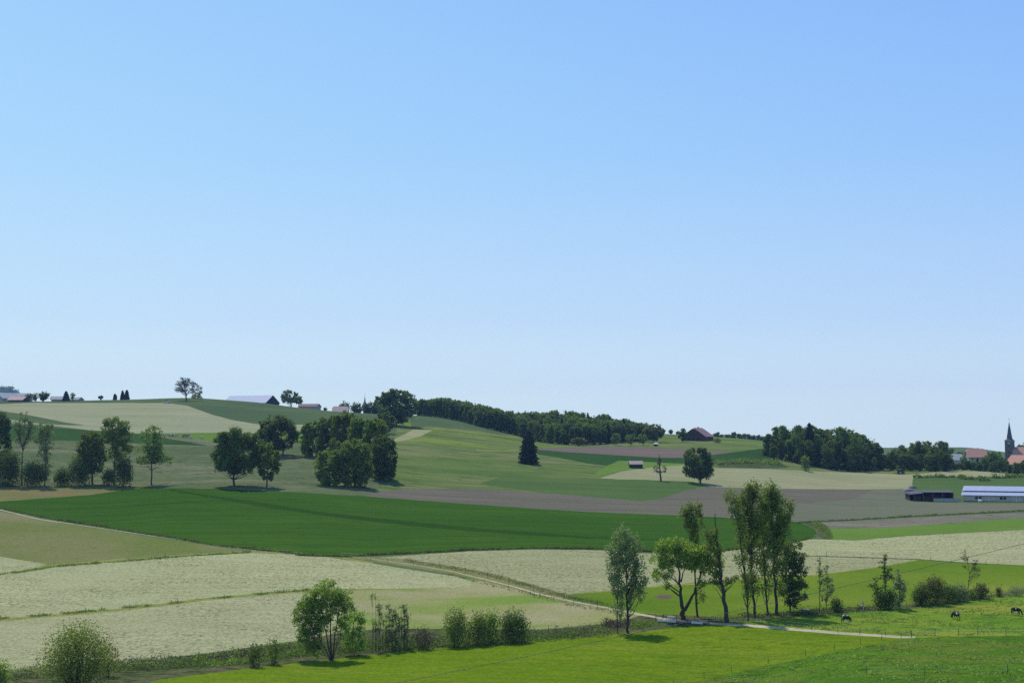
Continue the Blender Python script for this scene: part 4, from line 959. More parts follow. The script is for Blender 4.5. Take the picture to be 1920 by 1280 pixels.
# --- woods built tree by tree from a few kinds
def proto(seed, H, Wd, leaf, mat, con=False, cov=3.4, n=10):
    if con: W, L = conifer(H, Wd / 2, seed, leaf, dens=2.6, z0=.04, power=.75)
    else:
        rng = np.random.default_rng(seed)
        B = [(0, 0, H * .55, Wd * .33, Wd * .33, H * .36)]
        for i in range(n):
            a = i * 2.4; q = rng.uniform(.35, .62); zz = H * rng.uniform(.28, .86); sh = math.sqrt(max(.1, 1 - ((zz / H - .52) / .5) ** 2))
            B.append((math.cos(a) * Wd / 2 * q * sh, math.sin(a) * Wd / 2 * q * sh, zz, Wd * .19 * rng.uniform(.8, 1.25), Wd * .19, H * .13 * rng.uniform(.8, 1.2)))
        for i in range(4): B.append((rng.uniform(-.3, .3) * Wd, rng.uniform(-.3, .3) * Wd, H * rng.uniform(.12, .25), Wd * .2, Wd * .2, H * .12))
        W, L = grow(B, [([(0, 0, -.5), (0, 0, H * .4), (.3, .2, H * .85)], .35)], seed, leaf, cov=cov, nb=16)
    e = plant('conifer' if con else 'broadleaf_tree', 'tree', 'tree', (0, 0, 0), W, L, mat)
    return e, H
def wood(items, protos, label, conlabel, group, seed):
    """items: (photo x, distance, top row in the photo, width scale, prototype)"""
    rng = np.random.default_rng(seed)
    for x, D, top, ws, pi in items:
        e, H = protos[pi]
        loc = at_d(x, D)
        gy = 640 - F * math.tan(math.atan2(loc[2], loc[1]) - PITCH)
        h = max(4., (gy - top) * D / F)
        s = h / H
        loc = loc - Vector((0, 0, .2))
        lb = conlabel if e.name.startswith('conifer') else label
        tgt = copy_tree(e, loc, rng.uniform(0, 6.28), (s * ws * rng.uniform(.9, 1.12), s * ws * rng.uniform(.9, 1.12), s), lb, group)
# prototypes
PR_A = [proto(200 + i, 22, 15 if i != 3 else 9, .62, m, con=(i == 3)) for i, m in enumerate((L_DARK, L_DARK, L_MID, L_CON))]
PR_B = [proto(210 + i, 20, 15 if i != 4 else 8, .9, m, con=(i == 4), cov=3.2) for i, m in enumerate((L_DARK, L_MID, L_DARK, L_DARK, L_CON))]
keep_kids()
rng = np.random.default_rng(5)
# the dark grove: front and back row
grove = []
tops = [(1440, 806), (1452, 793), (1470, 791), (1490, 791), (1508, 792), (1525, 795), (1540, 798), (1556, 796), (1572, 795), (1590, 799), (1606, 803), (1622, 809), (1638, 824), (1650, 846)]
for i, (x, tp) in enumerate(tops):
    grove.append((x + 4, 742 + (i % 2) * 6, tp + rng.uniform(-1, 4), .95, [0, 1, 2, 0, 1, 2][i % 6]))
for i, x in enumerate(range(1450, 1650, 17)):
    grove.append((x, 722 + (i % 3) * 5, np.interp(x, [t[0] for t in tops], [t[1] for t in tops]) + rng.uniform(10, 34), .8, [1, 0, 2][i % 3]))
for i, x in enumerate(range(1460, 1640, 26)):
    grove.append((x, 760, np.interp(x, [t[0] for t in tops], [t[1] for t in tops]) + rng.uniform(0, 5), .9, i % 3))
grove.append((1518, 735, 791, 1.2, 3))
wood(grove, PR_A, 'dark broadleaf tree packed in the solid grove behind the long pale field', 'pointed conifer poking out of the solid dark grove', 'trees of the solid dark grove', 1)
SHG = photo_shrub('pale green bush at the foot of the solid dark grove', 1502, 1517, 856, 882, L_MID, 220, leaf=.6, cov=3)
g2 = []
for i, (x, tp) in enumerate([(1662, 850), (1672, 838), (1683, 828), (1694, 836), (1706, 838), (1716, 824), (1728, 822), (1742, 821), (1756, 820), (1768, 824), (1776, 836)]):
    g2.append((x, 760 + (i % 2) * 8, tp + (i % 3), .95, [0, 2, 1, 0, 1, 2][i % 6]))
for i, x in enumerate(range(1668, 1778, 18)): g2.append((x, 745, 842 + rng.uniform(-4, 8), .95, [0, 2, 1][i % 3]))
wood(g2, PR_A, 'broadleaf tree of the smaller grove between the dark grove and the village', 'conifer of the smaller grove', 'trees of the smaller grove by the village', 2)
# village trees
g3 = []
for i, (x, D, tp, pi) in enumerate([(1783, 790, 862, 1), (1796, 800, 866, 0), (1806, 812, 856, 1), (1818, 800, 862, 0), (1832, 806, 858, 4), (1846, 810, 856, 1), (1856, 830, 845, 0), (1866, 850, 846, 1), (1876, 860, 850, 2), (1872, 815, 858, 0), (1884, 822, 860, 2), (1898, 800, 868, 0), (1912, 795, 862, 2), (1926, 800, 858, 0), (1850, 900, 847, 1), (1905, 1120, 834, 2), (1916, 1120, 828, 0), (1932, 1100, 826, 2), (1780, 770, 860, 0), (1790, 775, 868, 2), (1802, 772, 866, 0), (1812, 780, 860, 3), (1824, 778, 864, 1), (1836, 782, 862, 2), (1862, 785, 861, 0), (1890, 786, 868, 3), (1904, 780, 866, 1), (1920, 782, 864, 0), (1800, 1150, 846, 1), (1815, 1180, 846, 2), (1788, 1120, 852, 0)]):
    g3.append((x, D, tp, 1.05, pi))
wood(g3, PR_B, 'dark leafy tree between the village roofs', 'dark conifer between the village roofs', 'trees between the village roofs', 3)
# the long wood
lw = []
edge = [(783, 779), (830, 783), (870, 791), (900, 800), (930, 807), (960, 814), (1000, 826), (1030, 831), (1060, 834), (1110, 834), (1160, 830), (1212, 826)]
tpx = [780, 800, 830, 858, 866, 890, 920, 940, 960, 985, 1010, 1050, 1090, 1130, 1165, 1195, 1215]
tpy = [748, 746, 745, 747, 749, 752, 760, 765, 771, 769, 768, 770, 773, 777, 783, 790, 796]
for x in np.arange(784, 1214, 7.2):
    yb = np.interp(x, [e[0] for e in edge], [e[1] for e in edge])
    s_, D_ = cast([x], [yb]); D0 = float(D_[0])
    tt = np.interp(x, tpx, tpy)
    gap = yb - tt
    far = 3 if gap < 46 else 5
    for r in range(far):
        xx = x + rng.uniform(-4, 4) + (r % 2) * 4
        top = tt + max(0, gap - 38) * (1 - r / (far - 1)) + rng.uniform(-2.5, 4) if r < far - 1 else tt + rng.uniform(-2.0, 3.5)
        D = D0 + 6 + r * (18 if gap < 46 else 26)
        pi = int(rng.choice([0, 1, 2, 3, 4], p=[.3, .22, .22, .2, .06]))
        lw.append((xx, D, min(top, yb - 22), .85, pi))
wood(lw, PR_B, 'dark broadleaf tree packed in the long wood along the skyline', 'slim conifer poking out of the long wood', 'trees of the long wood along the skyline', 4)
# distant tree line right of the farmhouse and beyond the village
g4 = []
for i, (x, tp) in enumerate([(1345, 808), (1354, 815), (1366, 812), (1376, 808), (1386, 811), (1396, 812), (1404, 811), (1414, 814), (1422, 813), (1432, 818)]):
    g4.append((x, 1180 + 20 * (i % 3), tp, 1.0, i % 4))
for i, x in enumerate((1340, 1352, 1362, 1372, 1392, 1410, 1428)): g4.append((x, 1150, 819, 1.2, (i + 1) % 4))
wood(g4, PR_B, 'bluish tree of the far line beyond the farmhouse', 'conifer of the far line beyond the farmhouse', 'far line of trees beyond the farmhouse', 5)
for e, H in PR_A + PR_B:
    for ch in KIDS.get(e.name, []): bpy.data.objects.remove(ch)
    bpy.data.objects.remove(e)
# wooded knoll far away: one mass
def far_wood():
    rng = np.random.default_rng(9); A = Acc(); C = []
    for i in range(700):
        px = rng.uniform(-260, 75); D = rng.uniform(3750, 4380)
        p = at_d(px, D); h = rng.uniform(9, 14) * (1.5 if rng.random() < .06 and D > 4200 else 1)
        if p[2] < 20: continue
        n = 110
        c = rng.normal(size=(n, 3)) * (4.2, 4.2, h * .2) + (0, 0, h * .5)
        C.append(c + np.array(p))
    leaf_cloud(A, np.concatenate(C), 3.4, rng)
    tag(A.obj('distant_forest', L_DARK), 'blue wooded knoll far behind the hill farm', 'forest', kind='stuff')
far_wood()
# ---------------------------------------------------------------- undergrowth and grass clumps
def tufts(name, label, lines, n, hgt, leaf, mat, seed, per=7, cat='undergrowth', spread=.5):
    rng = np.random.default_rng(seed); A = Acc(); C = []
    for pts, wpx, share in lines:
        pts = np.array(pts, float); m = int(n * share)
        seg = np.hypot(*np.diff(pts, axis=0).T); cum = np.concatenate([[0], np.cumsum(seg)])
        u = rng.uniform(0, cum[-1], m)
        x = np.interp(u, cum, pts[:, 0]); y = np.interp(u, cum, pts[:, 1])
        clump = np.sin(u * .11 + seed) * .5 + np.sin(u * .037 + 2) * .5
        y = y + rng.uniform(-.5, .5, m) * wpx
        s, D = cast(x, y)
        z = zg(s, D)
        h = rng.uniform(*hgt, m) * np.clip(1 + .9 * clump + .5 * np.sin(u * .29), .12, 2)
        base = np.stack([s * D, D, z], 1)
        for k in range(per):
            c = base + rng.normal(size=(m, 3)) * np.array([spread, spread, 0])
            c[:, 2] += h * rng.uniform(.1, .9, m)
            C.append(c)
    leaf_cloud(A, np.concatenate(C), leaf, rng)
    return tag(A.obj(name, mat), label, cat, kind='stuff')
BANK_L = [(-40, 1272), (60, 1262), (160, 1254), (250, 1246), (320, 1242), (400, 1236), (470, 1226), (540, 1218), (620, 1212), (700, 1208), (780, 1205), (840, 1203), (920, 1200), (1000, 1194), (1080, 1188), (1150, 1182)]
tufts('undergrowth', 'tangled green growth along the near creek bank', [(BANK_L, 22, .8), ([(1180, 1176), (1215, 1168), (1240, 1166)], 12, .06), ([(1350, 1161), (1400, 1160), (1450, 1155), (1500, 1150), (1550, 1147), (1600, 1145), (1650, 1142)], 6, .14)], 1900, (.12, .75), .22, L_MID, 301)
tufts('undergrowth', 'dark brambles along the near creek bank', [([(200, 1256), (300, 1250), (400, 1244), (480, 1238), (560, 1226), (640, 1222), (760, 1213), (840, 1207), (1000, 1196), (1100, 1188)], 10, .7), ([(640, 1215), (700, 1212), (790, 1207)], 14, .3)], 1500, (.2, .8), .24, L_DARK, 302)
tufts('dead_undergrowth', 'brown dead stalks along the creek bank', [(BANK_L, 20, .7), ([(1130, 1172), (1180, 1168)], 14, .1), ([(1390, 1158), (1500, 1149), (1640, 1140)], 6, .2)], 2200, (.15, .85), .2, L_BROWN, 303)
tufts('light_undergrowth', 'bright weeds at the top of the creek bank', [([(-20, 1268), (120, 1250), (330, 1243), (430, 1226), (540, 1207), (560, 1205)], 7, .5), ([(390, 1246), (440, 1240), (560, 1226)], 8, .5)], 500, (.15, .5), .22, L_WILLOW, 304)
tufts('undergrowth', 'dark weeds under the fence posts between the mown fields', [([(a, b), (a + w_, b - w_ * .09)], 2, w_ / 300) for a, b, w_ in ((-5, 1159.5, 22), (55, 1155.5, 38), (118, 1150, 60), (186, 1143, 12), (232, 1139, 26), (268, 1136, 14), (322, 1130.5, 22), (402, 1121.5, 30), (478, 1114, 26), (518, 1110.5, 18), (545, 1108.5, 35))], 420, (.05, .4), .2, L_MID, 305, spread=.5)
tufts('undergrowth', 'low weeds along the upper fence line', [([(-20, 1079), (40, 1072), (100, 1062), (240, 1051), (380, 1040), (470, 1035)], 2, 1)], 420, (.1, .35), .28, L_MID, 306, spread=.3)
tufts('undergrowth', 'dark weedy rim between crop and mown field', [([(560, 1041), (640, 1043), (700, 1040), (880, 1031), (1000, 1027.5), (1130, 1029), (1250, 1035), (1350, 1033), (1480, 1018), (1525, 1006)], 1.5, .6), ([(0, 953), (100, 973), (250, 996), (400, 1021), (560, 1038)], 1.2, .25), ([(1380, 984), (1520, 979), (1700, 968.5), (1920, 957.5)], 1.5, .15)], 2400, (.15, .5), .34, L_DARK, 307, spread=.4)
tufts('undergrowth', 'grass along both sides of the gravel path', [([(760, 1051), (850, 1064), (920, 1078), (990, 1097), (1060, 1118), (1140, 1134)], 5, .5), ([(840, 1076), (960, 1105), (1080, 1135), (1140, 1145)], 4, .12)], 900, (.05, .35), .2, L_OLIVE, 308, spread=.6)
tufts('undergrowth', 'weedy corner at the point of the crop field', [([(1528, 982), (1545, 990), (1556, 1006)], 10, 1)], 260, (.2, .6), .35, L_MID, 309)
tufts('undergrowth', 'dark scrub on the bank beside the solid dark grove', [([(1345, 868), (1400, 865), (1460, 868)], 6, 1)], 220, (.4, 1.4), .8, L_MID, 310, spread=1)
tufts('undergrowth', 'dark hedge scraps behind the long barn', [([(1714, 895), (1790, 894)], 1.5, .25), ([(1800, 896), (1825, 898)], 3, .3), ([(1836, 900), (1852, 901)], 3, .2), ([(1860, 896), (1920, 894)], 2, .25)], 260, (.5, 1.6), .8, L_DARK, 311, spread=.8)
def area_tufts(name, label, poly, n, hgt, leaf, mat, seed):
    rng = np.random.default_rng(seed); P = np.array(poly, float)
    x = rng.uniform(P[:, 0].min(), P[:, 0].max(), n * 3); y = rng.uniform(P[:, 1].min(), P[:, 1].max(), n * 3)
    ins = np.zeros(len(x), bool)
    for k in range(len(P)):
        x0, y0 = P[k]; x1, y1 = P[(k + 1) % len(P)]
        if y0 == y1: continue
        ins ^= ((y0 > y) != (y1 > y)) & (x < (x1 - x0) * (y - y0) / (y1 - y0) + x0)
    x = x[ins][:n]; y = y[ins][:n]
    m = (np.sin(x * .05 + y * .4) + np.sin(x * .021 - y * .23 + 1) + rng.normal(size=len(x)) * .7) > .1
    x = x[m]; y = y[m]
    s, D = cast(x, y); z = zg(s, D); b = np.stack([s * D, D, z], 1)
    C = [b + rng.normal(size=b.shape) * (.28, .28, 0) + np.stack([np.zeros(len(b))] * 2 + [rng.uniform(*hgt, len(b))], 1) for _ in range(4)]
    A = Acc(); leaf_cloud(A, np.concatenate(C), leaf, rng)
    tag(A.obj(name, mat), label, 'grass', kind='stuff')
area_tufts('grass', 'uneven grass clumps in the cow pasture', [(1345, 1168), (1500, 1155), (1700, 1141), (1850, 1123), (1930, 1108), (1930, 1190), (1710, 1192), (1420, 1172)], 1700, (.02, .18), .24, L_WILLOW, 320)
area_tufts('grass', 'darker rank grass clumps in the cow pasture', [(1400, 1164), (1700, 1141), (1930, 1110), (1930, 1190), (1710, 1192), (1450, 1172)], 500, (.02, .16), .24, L_MID, 321)
area_tufts('grass', 'rank grass clumps below the cow pasture', [(1300, 1282), (1440, 1250), (1560, 1223), (1700, 1199), (1930, 1193), (1930, 1300), (1280, 1300)], 2600, (.02, .2), .24, L_WILLOW, 322)
area_tufts('grass', 'dark rank grass clumps below the cow pasture', [(1300, 1282), (1440, 1250), (1560, 1223), (1700, 1199), (1930, 1193), (1930, 1300), (1280, 1300)], 800, (.02, .18), .24, L_MID, 323)

# ---------------------------------------------------------------- fences
WOOD = plain_mat('weathered_wood', (.10, .085, .065), (.16, .14, .11), .9, 6, .4)
WIRE = plain_mat('fence_wire', (.16, .16, .16), None, .5, 2, metal=.6)
TAPE = plain_mat('white_tape', (.55, .55, .50), None, .6, 2)
def fence(label, posts, h=1.15, r=.04, wire=WIRE, strands=(.55, .95), wr=.008, group=None, D=None):
    L0 = at(*posts[0]); e = empty('wire_fence', L0); tag(e, label, 'fence', group)
    P = [at(*p) for p in posts]
    rng = np.random.default_rng(abs(int(posts[0][0])) + 7)
    for p in P:
        A = Acc(); hh = h * rng.uniform(.88, 1.12); t = rng.normal(size=2) * .05
        A.tube([(0, 0, -.3), (t[0], t[1], hh)], [r * 1.15, r], 4)
        A.obj('post', WOOD, e, loc=p - L0)
    for z in strands:
        A = Acc(); pts = []
        for a, b in zip(P[:-1], P[1:]):
            n = max(2, int((b - a).length / 3))
            for i in range(n):
                q = a + (b - a) * (i / n); q = Vector((q.x, q.y, max(q.z, float(ground(q.x, q.y)) - .05) + z * h)); pts.append(q - L0)
        q = P[-1]; pts.append(Vector((q.x, q.y, q.z + z * h)) - L0)
        A.tube([tuple(p) for p in pts], wr, 3); A.obj('wire', wire, e)
    return e
fence('old wooden post fence along the top of the near creek bank', [(8, 1272), (50, 1268), (145, 1260), (243, 1250), (310, 1248), (371, 1240), (435, 1232), (542, 1217), (700, 1198), (760, 1196)])
fence('wooden post fence on the creek bank beyond the three bushes', [(842, 1210), (880, 1202), (940, 1195), (1028, 1184), (1041, 1183), (1065, 1182), (1106, 1181)])
fence('post fence on the near side of the bank beside the narrow willow', [(905, 1209), (1000, 1197), (1101, 1190), (1140, 1186)])
fence('post and wire fence between the two pale mown fields', [(-20, 1163), (73, 1156), (160, 1149), (243, 1143), (333, 1131.5), (420, 1122.5), (490, 1115.5), (532, 1111), (568, 1107.5)])
fence('post and wire fence along the upper edge of the wide mown field', [(-25, 1081), (30, 1075), (101, 1063.5), (171, 1057), (240, 1051.5), (310, 1046), (377, 1041), (435, 1037), (470, 1035.5), (560, 1040)])
fence('post fence on the upper side of the gravel path', [(638, 1045), (695, 1050), (727, 1054), (775, 1060), (825, 1064), (872, 1073), (914, 1083), (954, 1092), (1001, 1108), (1057, 1123), (1091, 1133), (1120, 1139)], h=1.3)
fence('post fence on the lower side of the gravel path', [(909, 1092), (953, 1104), (1002, 1118), (1038, 1127), (1075, 1134), (1107, 1142), (1140, 1148)], h=1.0)
fence('post and wire fence between the gravel path and the cow pasture', [(1345, 1166), (1414, 1171), (1470, 1176), (1522, 1181), (1571, 1185), (1612, 1189), (1660, 1191), (1709, 1193)])
fence('fence with pale electric tape at the end of the gravel path', [(1709, 1195), (1754, 1191.5), (1797, 1191), (1833, 1190.5), (1886, 1191.5), (1945, 1192)], wire=TAPE, strands=(.8,), wr=.022)
fence('short post fence between the smooth meadow and the rank grass', [(1262, 1287), (1320, 1271), (1371, 1259), (1440, 1243), (1510, 1229), (1564, 1218), (1614, 1207), (1653, 1199.5), (1690, 1196)], h=.9)
fence('fence line along the hedge behind the cow pasture', [(1395, 1164), (1430, 1161), (1470, 1156), (1520, 1151), (1590, 1145), (1619, 1144), (1700, 1136), (1760, 1130), (1859, 1119), (1920, 1109)], h=1.0)
fence('fence line between the mown field and the green pasture', [(1550, 1043), (1614, 1046), (1680, 1049), (1745, 1051), (1783, 1054), (1850, 1058), (1925, 1062)], h=1.1)
fence('wire fence with leaning posts across the rank grass', [(1624, 1265), (1734, 1266), (1890, 1262), (1960, 1261)], h=1.1)
fence('low fence behind the concrete bridge', [(1150, 1150), (1180, 1153), (1230, 1159), (1242, 1161)], h=.9)
GREYP = plain_mat('pale_post', (.45, .45, .42), None, .8, 4)
e = empty('gate_post', at(1619, 1145)); tag(e, 'thick pale upright post beside the small trees', 'post')
A = Acc(); A.tube([(0, 0, -.2), (0, 0, 2.0)], [.13, .12], 8); A.box(-.14, .14, -.14, .14, 1.98, 2.04); A.obj('shaft', GREYP, e)
A = Acc(); A.tube([(-.1, 0, .5), (-.45, 0, .5)], .02, 4); A.tube([(-.1, 0, 1.4), (-.45, 0, 1.4)], .02, 4); A.obj('hinge', WIRE, e)

# ---------------------------------------------------------------- bridge, trough
CONC = plain_mat('pale_concrete', (.80, .79, .75), (.66, .65, .61), .85, 2, .3)
DARKM = plain_mat('dark_concrete', (.09, .085, .075), (.06, .058, .05), .9, 2, .3)
STEEL = plain_mat('dark_steel', (.05, .05, .05), None, .5, 3, metal=.4)
p0, p1 = at(1243, 1164), at(1322, 1168)
e = empty('bridge', (p0 + p1) / 2, math.atan2(p1.y - p0.y, p1.x - p0.x)); tag(e, 'small bridge with pale parapet beams carrying the gravel path over the creek', 'bridge')
Lb = (p1 - p0).length
A = Acc(); A.box(-Lb / 2 - .5, Lb / 2 + .5, -.9, 2.9, -.55, .06); A.obj('deck', DARKM, e)
for x0, x1, y, z in ((-Lb / 2 - .6, -Lb / 2 + 2.9, -1.15, .12), (Lb / 2 - 2.1, Lb / 2 - .1, -1.15, .12), (-Lb / 2 - .2, -Lb / 2 + 1.2, 3.0, .35)):
    A = Acc(); A.box(x0, x1, y - .12, y + .12, z - .08, z + .26); A.obj('parapet', CONC, e)
for y in (-1.02, 2.94):
    A = Acc(); A.tube([(-Lb / 2 - 1, y, .85), (Lb / 2 + 1, y, .85)], .03, 5); A.obj('rail', STEEL, e)
    for i in range(6):
        A = Acc(); x = -Lb / 2 - 1 + i * (Lb + 2) / 5; A.tube([(x, y, -.2), (x, y, .95)], .045, 5); A.obj('rail_post', STEEL, e)
e = empty('water_trough', at(1509, 1147)); tag(e, 'white tub trough lying in the grass below the poplar cluster', 'trough')
A = Acc(); A.box(-.75, .75, -.35, .35, .12, .16); A.box(-.75, -.69, -.35, .35, .16, .5); A.box(.69, .75, -.35, .35, .16, .5); A.box(-.69, .69, -.35, -.29, .16, .5); A.box(-.69, .69, .29, .35, .16, .5); A.obj('tub', CONC, e)
for x in (-.6, .6):
    A = Acc(); A.box(x - .05, x + .05, -.3, .3, -.1, .12); A.obj('foot', STEEL, e)

# ---------------------------------------------------------------- overhead cable close to the camera
BLK = plain_mat('cable_black', (.02, .02, .02), None, .5); WHT = plain_mat('cable_white', (.30, .30, .28), None, .5)
DC = 60.0
def cab(px, py):
    s, tz = pix(px, py); return np.array([float(s) * DC, DC, float(tz) * DC])
ends = cab(560, 1316), cab(2150, 962)
ln = np.linalg.norm(ends[1] - ends[0]); turns = ln / .25; n = int(turns * 7)
t = np.linspace(0, 1, n)[:, None]
mid = ends[0] + (ends[1] - ends[0]) * t - np.array([0, 0, 1.]) * (t * (1 - t) * 1.0)
e = empty('overhead_cable', tuple(ends[0])); tag(e, 'twisted black and white aerial cable crossing in front of the whole valley', 'cable')
for ph, m_ in ((0, BLK), (math.pi, WHT)):
    a = t * turns * 2 * math.pi + ph
    pts = mid + np.concatenate([np.zeros_like(a), np.cos(a), np.sin(a)], 1) * .0055 - ends[0]
    A = Acc(); A.tube(pts, .006, 4); A.obj('strand', m_, e)
for q, lb in ((ends[0], 'wooden pole holding the low end of the aerial cable'), (ends[1], 'wooden pole holding the high end of the aerial cable')):
    gz = float(ground(q[0], q[1])); e = empty('cable_pole', (q[0], q[1] + .15, gz)); tag(e, lb, 'pole')
    A = Acc(); A.tube([(0, 0, -.5), (0, 0, q[2] - gz + .4)], [.14, .10], 10); A.obj('shaft', WOOD, e)
    A = Acc(); A.tube([(0, -.17, q[2] - gz), (0, -.05, q[2] - gz)], .03, 6); A.obj('insulator', WHT, e)

# ---------------------------------------------------------------- buildings
TILE = plain_mat('roof_tile_orange', (.50, .25, .17), (.42, .22, .16), .85, 1.2, .4)
TILE_P = plain_mat('roof_tile_pink', (.52, .36, .30), (.46, .32, .28), .85, 1.2, .4)
TILE_D = plain_mat('roof_tile_brown', (.22, .13, .11), (.28, .17, .14), .9, 1.2, .4)
SHEET = plain_mat('roof_sheet_pale', (.34, .38, .50), (.38, .42, .53), .6, .6, 0, stripes=(0, 1.1, .25), spec=.25)
GREYR = plain_mat('roof_grey', (.34, .35, .36), (.28, .29, .30), .8, 1, .3)
SLATE = plain_mat('spire_slate', (.06, .07, .085), (.08, .09, .10), .6, 1.5, .3)
PLAST = plain_mat('plaster_wall', (.42, .39, .35), (.36, .33, .30), .9, .8, .2)
PINKW = plain_mat('barn_wall_boards', (.54, .48, .44), (.47, .42, .40), .9, .5, .2, stripes=(0, 2.5, .4))
BROWNW = plain_mat('brown_timber_wall', (.10, .055, .04), (.07, .04, .03), .9, 1, .3, stripes=(0, .5, .5))
DARKW = plain_mat('dark_timber_wall', (.035, .03, .028), (.05, .04, .035), .9, 1, .3, stripes=(0, .6, .4))
STONE = plain_mat('tower_stone', (.17, .13, .12), (.13, .10, .095), .9, 1, .3)
GLASS = plain_mat('window_dark', (.015, .018, .022), None, .15, 1, spec=.5)
WHITE = plain_mat('white_paint', (.72, .72, .70), None, .5)

def poly_obj(name, verts, faces, mat, parent, loc=None):
    m = bpy.data.meshes.new(name); m.from_pydata([tuple(v) for v in verts], [], faces); m.materials.append(mat); m.update()
    o = bpy.data.objects.new(name, m); COL.objects.link(o); o.parent = parent
    return o
def slab(name, pts, th, mat, parent):
    """roof plane with thickness"""
    n = len(pts); lo = [(x, y, z - th) for x, y, z in pts]
    f = [tuple(range(n)), tuple(range(2 * n - 1, n - 1, -1))] + [(i, i + n, (i + 1) % n + n, (i + 1) % n) for i in range(n)]
    return poly_obj(name, list(pts) + lo, f, mat, parent)
def house(name, label, cat, loc, rz, L, Wd, hw, hr, wm, rm, over=.5, cut=0., hip=0., wins=(), chim=(), group=None, sink=1.5, doors=()):
    """gabled house, ridge along local x; cut>0 makes half-hipped gables"""
    e = empty(name, loc, rz); tag(e, label, cat, group)
    a, b = L / 2, Wd / 2
    V = []; f = 1 - cut
    sec = [(-b, -sink), (b, -sink), (b, hw), (b * (1 - f), hw + hr * f), (-b * (1 - f), hw + hr * f), (-b, hw)] if cut else [(-b, -sink), (b, -sink), (b, hw), (0, hw + hr), (-b, hw)]
    n = len(sec)
    for x in (-a, a): V += [(x, y, z) for y, z in sec]
    F_ = [tuple(range(n))[::-1], tuple(range(n, 2 * n))] + [(i, (i + 1) % n, (i + 1) % n + n, i + n) for i in range(n)]
    poly_obj('wall', V, F_, wm, e)
    A_ = a + over; s = hr / b; dz = .12
    ze = hw - over * s + dz; B_ = b + over
    for sg in (-1, 1):
        if cut:
            yq = (1 - f) * b; zq = hw + hr * f + dz
            P = [(-A_, sg * B_, ze), (A_, sg * B_, ze), (A_, sg * yq, zq), (A_ - hip, 0, hw + hr + dz), (-A_ + hip, 0, hw + hr + dz), (-A_, sg * yq, zq)]
        else: P = [(-A_, sg * B_, ze), (A_, sg * B_, ze), (A_, sg * .02, hw + hr + dz), (-A_, sg * .02, hw + hr + dz)]
        if sg > 0: P = P[::-1]
        ro = slab('roof', P, .22, rm, e)
    if cut:
        for sx in (-1, 1):
            yq = (1 - f) * b; zq = hw + hr * f + dz
            slab('roof', [(sx * (A_ + .02), -yq, zq + .01), (sx * (A_ + .02), yq, zq + .01), (sx * (A_ - hip), 0, hw + hr + dz + .02)], .15, rm, e)
    for side, u, z, ww, hh in wins:
        o = empty('window', (0, 0, 0)); bpy.data.objects.remove(o)
        d = .05
        if side == 'f': box = (u - ww / 2, u + ww / 2, -b - d, -b + .02, z, z + hh)
        elif side == 'l': box = (-a - d, -a + .02, u - ww / 2, u + ww / 2, z, z + hh)
        else: box = (a - .02, a + d, u - ww / 2, u + ww / 2, z, z + hh)
        A = Acc(); A.box(*box); A.obj('window', GLASS, e)
    for side, u, ww, hh in doors:
        box = (u - ww / 2, u + ww / 2, -b - .06, -b + .02, 0, hh) if side == 'f' else (-a - .06, -a + .02, u - ww / 2, u + ww / 2, 0, hh)
        A = Acc(); A.box(*box); A.obj('door', DARKW, e)
    for u, y in chim:
        zt = hw + hr * (1 - abs(y) / b)
        A = Acc(); A.box(u - .35, u + .35, y - .35, y + .35, zt - .6, zt + 1.3); A.box(u - .45, u + .45, y - .45, y + .45, zt + 1.3, zt + 1.45); A.obj('chimney', STONE, e)
    return e
def top_h(px, D, row):      # height above ground that reaches a photo row
    g = at_d(px, D); return float(pix(px, row)[1]) * D - g[2]

SLATE2 = plain_mat('shed_roof', (.12, .11, .13), (.09, .085, .10), .9, 1, .3)
# long barn
b0 = at(1807, 940); rz = R(-24)
e = empty('barn', b0, rz); tag(e, 'long low barn with two stepped pale blue roofs and a pinkish wall', 'barn')
LB = 62.
A = Acc(); A.box(0, LB, 0, .3, -2, 2.75); A.box(0, LB, 16.7, 17, -2, 3.3); A.box(.3, .6, .3, 16.7, -2, 2.75); A.box(LB - .6, LB - .3, .3, 16.7, -2, 2.75); A.obj('wall', PINKW, e)
slab('lower_roof', [(-1.0, -.9, 2.72), (LB, -.9, 2.72), (LB, 4.6, 4.0), (-1.0, 4.6, 4.0)], .12, SHEET, e)
A = Acc(); A.box(.2, LB - .2, 4.5, 4.7, 3.6, 4.42); A.obj('clerestory', DARKW, e)
slab('upper_roof', [(-1.0, 3.9, 4.35), (LB, 3.9, 4.35), (LB, 10.6, 6.1), (-1.0, 10.6, 6.1)], .12, SHEET, e)
slab('back_roof', [(LB, 10.63, 6.1), (LB, 18., 3.2), (-1.0, 18., 3.2), (-1.0, 10.63, 6.1)][::-1], .12, SHEET, e)
poly_obj('gable', [(.1, .3, 2.4), (.1, 16.9, 2.4), (.1, 16.9, 3.3), (.1, 10.6, 5.9), (.1, 4.6, 4.2), (.1, 4.6, 3.85), (.1, .3, 2.85)], [(0, 1, 2, 3, 4, 5, 6)], DARKW, e)
for u in (5.0, 6.4, 14.4, 15.8, 24.6, 26.0, 34.6, 36.0, 44.6, 46):
    A = Acc(); A.box(u - .5, u + .5, -.06, .02, 1.0, 2.15); w_ = A.obj('window', GLASS, e)
    A = Acc(); A.box(u - .6, u + .6, -.09, .0, .9, .98); A.obj('sill', CONC, w_)
for u in (9.8, 20.2, 30.5):
    A = Acc(); A.box(u - .15, u + .15, -.1, .02, -.5, 2.6); A.obj('pillar', CONC, e)
A = Acc(); A.box(0.2, 60, -.12, .0, -.8, .35); A.obj('plinth', DARKM, e)
e = empty('silage_bale', at(1838, 941.5)); tag(e, 'round white wrapped bale by the foot of the barn wall', 'bale')
